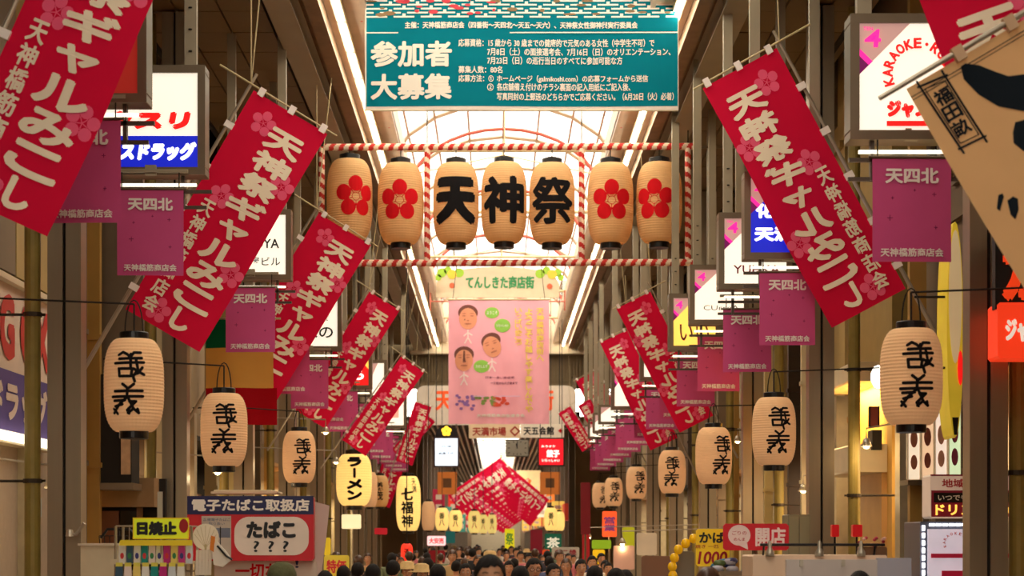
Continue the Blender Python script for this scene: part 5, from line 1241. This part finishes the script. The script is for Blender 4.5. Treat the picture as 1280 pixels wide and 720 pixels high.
# ================================================================ PEOPLE
skin = mat('skin', (214, 160, 124), rough=.5, var=.06, spec=.3); hairm = mat('black hair', (26, 20, 18), rough=.62, var=.4, scale=60, stretch=(8, 8, 1), bump=.8, spec=.25); hairb = mat('brown hair', (70, 44, 28), rough=.4, var=.3, scale=30)
eyew = mat('eye white', (230, 222, 214), rough=.3); lip = mat('lips', (170, 90, 80), rough=.5)
def skin_mesh(name, verts, edges, radii, m, levels=2):
    me = bpy.data.meshes.new(name); me.from_pydata(verts, edges, []); o = bpy.data.objects.new(name, me); C.objects.link(o)
    o.modifiers.new('s', 'SKIN'); 
    for i, v in enumerate(me.skin_vertices[0].data): v.radius = radii[i] if isinstance(radii[i], tuple) else (radii[i], radii[i])
    me.skin_vertices[0].data[0].use_root = True
    sb = o.modifiers.new('u', 'SUBSURF'); sb.levels = levels; sb.render_levels = levels
    dg = bpy.context.evaluated_depsgraph_get(); r = bpy.data.meshes.new_from_object(o.evaluated_get(dg)); r.name = name
    r.materials.clear(); r.materials.append(m); r.shade_smooth()
    bpy.data.objects.remove(o); return r
V = [(0, 0, .95), (0, .01, 1.10), (0, .01, 1.28), (0, .01, 1.40), (0, 0, 1.48), (0, -.022, 1.545), (0, -.014, 1.60), (0, -.005, 1.67), (0, 0, 1.72)]
E_ = [(i, i + 1) for i in range(8)]; RR = [(.13, .09), (.115, .085), (.135, .095), (.11, .08), (.042, .046), (.048, .058), (.08, .10), (.094, .116), (.07, .085)]
for s in (-1, 1):
    b = len(V)
    V += [(s * .17, .01, 1.41), (s * .23, .02, 1.15), (s * .25, -.06, .93), (s * .25, -.08, .86)]
    RR += [.058, .042, .027, (.04, .018)]; E_ += [(3, b), (b, b + 1), (b + 1, b + 2), (b + 2, b + 3)]
    for k, (dy, L) in enumerate(((-.035, .07), (-.012, .085), (.012, .08), (.033, .065))):
        n = len(V); V += [(s * .25, -.085 + dy, .82), (s * .25, -.095 + dy, .82 - L * .55), (s * .243, -.105 + dy, .82 - L)]
        RR += [.0095, .0085, .007]; E_ += [(b + 3, n), (n, n + 1), (n + 1, n + 2)]
    n = len(V); V += [(s * .24, -.125, .86), (s * .235, -.15, .82)]; RR += [.011, .009]; E_ += [(b + 3, n), (n, n + 1)]
    b = len(V); V += [(s * .09, 0, .86), (s * .1, -.01, .48), (s * .1, .02, .1), (s * .11, -.1, .04), (s * .11, -.17, .035)]
    RR += [.088, .058, .038, (.04, .03), (.035, .02)]; E_ += [(0, b)] + [(b + k, b + k + 1) for k in range(4)]
body_me = skin_mesh('body', V, E_, RR, skin)
SV = [(0, .005, .90), (0, .01, 1.12), (0, .01, 1.28), (0, .01, 1.40), (0, .005, 1.455)]; SE = [(i, i + 1) for i in range(4)]; SR = [(.20, .155), (.175, .135), (.185, .135), (.145, .11), (.068, .07)]
for s in (-1, 1): b = len(SV); SV += [(s * .175, .01, 1.412), (s * .225, .02, 1.2)]; SR += [.074, .062]; SE += [(3, b), (b, b + 1)]
shirt_me0 = skin_mesh('shirt', SV, SE, SR, skin)
TV = [(0, 0, .93), (0, .005, 1.10)]; TR = [(.18, .145), (.15, .12)]; TE = [(0, 1)]
for s in (-1, 1): b = len(TV); TV += [(s * .09, 0, .86), (s * .1, -.01, .48), (s * .1, .02, .1)]; TR += [.105, .078, .06]; TE += [(0, b), (b, b + 1), (b + 1, b + 2)]
trouser_me = skin_mesh('trousers', TV, TE, TR, mat('dark trousers', (40, 42, 54), rough=.8))
HC = Vector((0, -.01, 1.645))
def ellmesh(name, rx, ry, rz, m, zlow=-1, front=None, c=HC, noise=0, n=40, k=24):
    mb = MB(); vs = []; 
    for j in range(k + 1):
        ph = PI * j / k
        for i in range(n):
            th = 2 * PI * i / n; d = Vector((math.sin(ph) * math.cos(th), math.sin(ph) * math.sin(th), math.cos(ph)))
            q = 1 + noise * math.sin(9 * th + 5 * ph) * math.sin(4 * ph + 2 * th)
            z_ = d.z
            if front is not None:
                q3 = max(0, min(1, -d.y * 1.25 / max(.2, math.sin(ph)) - .15)) if d.y < 0 else 0; q3 = q3 * q3 * (3 - 2 * q3)
                bk = min(1, max(0, d.y) * 1.6)
                lim = -.28 + (front + .28) * q3 + (zlow + .28) * bk + .05 * math.sin(11 * th) + .03 * math.sin(23 * th + 1) + .08 * d.x * q3
                z_ = max(z_, lim)
            z_ = max(z_, zlow); q2_ = math.sqrt(max(0, 1 - min(1, z_ * z_))) / max(1e-4, math.sqrt(max(1e-8, 1 - d.z * d.z))) if z_ != d.z and abs(z_) < 1 else 1
            vs.append((c.x + d.x * rx * q * min(q2_, 1.0), c.y + d.y * ry * q * min(q2_, 1.0), c.z + z_ * rz * q))
    fs = [(j * n + i, (j + 1) * n + i, (j + 1) * n + (i + 1) % n, j * n + (i + 1) % n) for j in range(k) for i in range(n)]
    return mb.add(vs, fs).mesh(name, m, True)
hs = {}
for nm, mm in (('black', hairm), ('brown', hairb)):
    hs['short ' + nm] = ellmesh('hair', .090, .108, .112, mm, -.78, .40, noise=.03); hs['long ' + nm] = ellmesh('hair', .096, .112, .112, mm, -1.6, .34, noise=.03, c=HC)
face_me = []
def face(par):
    for s in (-1, 1):
        link('eye', EYE_ME, par, (s * .031, -.103, 1.632)); link('eyebrow', BROW, par, (s * .032, -.114, 1.654)); link('ear', EAR, par, (s * .079, -.005, 1.62))
    link('nose', NOSE, par, (0, -.114, 1.607)); link('mouth', MOUTH, par, (0, -.096, 1.566))
eb = MB().lathe([(0, -.005), (.010, -.0028), (.0125, 0), (.010, .0028), (0, .005)], 10, sy=.5); eb.lathe([(0, -.0048), (.005, 0), (0, .0048)], 8, (0, -.004, 0), mi=1, sy=.6); EYE_ME = eb.mesh('eye', [eyew, black], True)
BROW = MB().tube([(-.016, 0, 0), (0, -.004, .004), (.016, 0, 0)], .003, 5).mesh('eyebrow', hairm)
EAR = MB().lathe([(0, -.03), (.012, -.02), (.014, 0), (.012, .02), (0, .03)], 8, sx=.6).mesh('ear', skin, True)
NOSE = MB().lathe([(.0, .03), (.008, .015), (.014, -.008), (.01, -.016), (0, -.017)], 8).mesh('nose', skin, True)
MOUTH = MB().lathe([(0, -.005), (.02, -.002), (.022, 0), (.02, .002), (0, .005)], 10, sy=.4).mesh('mouth', lip, True)
GL = MB()
for s in (-1, 1): GL.tube([(s * .034 + .024 * math.cos(2 * PI * k / 14), -.106, 1.628 + .018 * math.sin(2 * PI * k / 14)) for k in range(15)], .0025, 5).tube([(s * .058, -.104, 1.632), (s * .082, -.0, 1.632)], .002, 4)
GL.tube([(-.011, -.108, 1.63), (.011, -.108, 1.63)], .002, 4); GLASSES = GL.mesh('glasses', black)
straw = mat('straw', (214, 180, 120), rough=.7, var=.2, scale=20); olive = mat('olive knit', (92, 92, 60), rough=.9, var=.25, scale=40, bump=.6)
STRAW = MB().lathe([(0, .13), (.06, .125), (.1, .1), (.108, .03), (.19, .01), (.19, .004), (.105, .02)], 24).mesh('straw_hat', straw, True)
KNIT = MB().lathe([(0, .135), (.05, .128), (.09, .1), (.112, .05), (.118, 0), (.112, -.01)], 24).mesh('knit_cap', olive, True)
SHOE = MB().lathe([(0, -.035), (.05, -.034), (.052, -.01), (.045, .02), (.03, .045), (0, .05)], 14, sy=2.5).mesh('shoe', black, True)
_sh = {}
def shirt(col):
    if col not in _sh: me = shirt_me0.copy(); me.materials.clear(); me.materials.append(mat('shirt %d %d %d' % col, col, rough=.8)); _sh[col] = me
    return _sh[col]
def person(px, py, Y, label, hair='short black', col=(60, 60, 70), yaw=0, hat=None, glasses=False, group=None, tilt=0):
    """py = pixel row of the crown"""
    p = W(px, py, Y); H = p.z / 1.765
    t = thing('person', label, 'person', (p.x, Y, 0), (0, 0, R(yaw)), group); t.scale = (H, H, H)
    link('body', body_me, t); link('shirt', shirt(col), t); link('trousers', trouser_me, t)
    for q in (-1, 1): link('shoe', SHOE, t, (q * .108, -.06, .037))
    if hat != 'knit' or 1: link('hair', hs[hair], t)
    if Y < 40: face(t)
    if hat == 'straw': link('straw_hat', STRAW, t, (0, -.005, 1.66))
    if hat == 'knit': link('knit_cap', KNIT, t, (0, -.005, 1.655))
    if glasses: link('glasses', GLASSES, t, (0, -.012, 0))
    return t
person(612, 691, 10.2, 'person with black side-swept hair, nearest head at bottom centre', col=(40, 44, 60), yaw=4)
person(667, 696, 18.5, 'person with black hair and glasses right of the nearest head', glasses=True, col=(70, 70, 80), yaw=8)
person(352, 706, 13.2, 'person in an olive knit cap below the tobacco sign', hat='knit', col=(70, 60, 50), yaw=170)
person(885, 707, 11.4, 'person with brown hair below the yellow price sign', hair='short brown', col=(90, 40, 40), yaw=160)
person(1075, 713, 13.0, 'person with black hair below the lamp rail on the right', col=(40, 40, 46), yaw=10) if False else None
person(1075, 712, 12.4, 'person with black hair at the bottom edge in front of the white stall', col=(40, 40, 46), yaw=175)
pp_ = [(509, 703, 24, 'in a pale straw hat left of centre', 'short black', (196, 180, 150), 'straw', 0), (527, 706, 22, 'in a straw hat, right one of two left of centre', 'short brown', (90, 100, 110), 'straw', 10),
       (491, 699, 21, 'with dark hair just left of the straw hats', 'short black', (50, 50, 56), None, 170), (547, 704, 19, 'with bulky dark hair right of the straw hats', 'long black', (80, 40, 44), None, 180),
       (582, 703, 22, 'facing forward just left of the nearest head', 'short black', (180, 170, 160), None, 0), (447, 702, 22, 'with dark hair below the pale lantern card', 'short black', (120, 110, 100), None, 175),
       (466, 704, 20, 'with long dark hair left of the red lantern', 'long black', (40, 40, 70), None, 180), (429, 706, 21, 'with dark hair beside the yellow price board', 'short black', (90, 70, 60), None, 170),
       (708, 697, 25, 'with reddish brown hair facing forward right of centre', 'short brown', (170, 70, 60), None, -10), (726, 698, 24, 'facing forward under the grey sign', 'short black', (206, 196, 180), None, 5),
       (691, 703, 20, 'with short hair between glasses wearer and grey sign', 'short black', (60, 90, 60), None, 20), (743, 706, 18, 'with dark hair beside the yellow price sign on the right', 'short black', (40, 40, 50), None, 165),
       (770, 709, 16.4, 'with dark hair below the pink poster board', 'long black', (150, 40, 60), None, 175), (782, 711, 17, 'with dark hair at the bottom right of the crowd', 'short black', (90, 90, 96), None, 180),
       (636, 700, 26, 'behind the right shoulder of the nearest head', 'short black', (150, 150, 150), None, 0), (570, 700, 28, 'with dark hair behind the nearest head on its left', 'short black', (200, 60, 50), None, 170),
       (406, 712, 17, 'with dark hair right of the tobacco sign', 'short black', (60, 50, 50), None, 175), (650, 706, 16, 'with dark hair between the nearest head and the glasses wearer', 'short black', (60, 60, 90), None, 170)]
for px, py, Y, lb, hr, col, hat, yaw in pp_: person(px, py, Y, 'person ' + lb, hr, col, yaw, hat)
random.seed(11)
cols = [(60, 60, 70), (50, 46, 44), (150, 140, 130), (110, 40, 40), (80, 90, 130), (40, 40, 44), (190, 160, 110), (110, 120, 90), (220, 210, 200), (210, 120, 130)]
n = 0
for row in range(26):
    Y = 28 + row * 1.9
    for k in range(4):
        x = -2.1 + k * 1.25 + random.uniform(-.4, .4) + (.3 if row % 2 else -.2); yy = Y + random.uniform(-.5, .5)
        if abs(x) > 2.5: continue
        ht = random.uniform(1.40, 1.60)
        person(620 + x * F / yy, 675 - (ht - EYE) * F / yy, yy, 'person in the dense crowd deep in the arcade under the crossed banners', random.choice(list(hs)), random.choice(cols), random.choice([0, 10, 170, 180, 190]), random.choice([None] * 30 + ['straw']), group='crowd deep in the arcade')
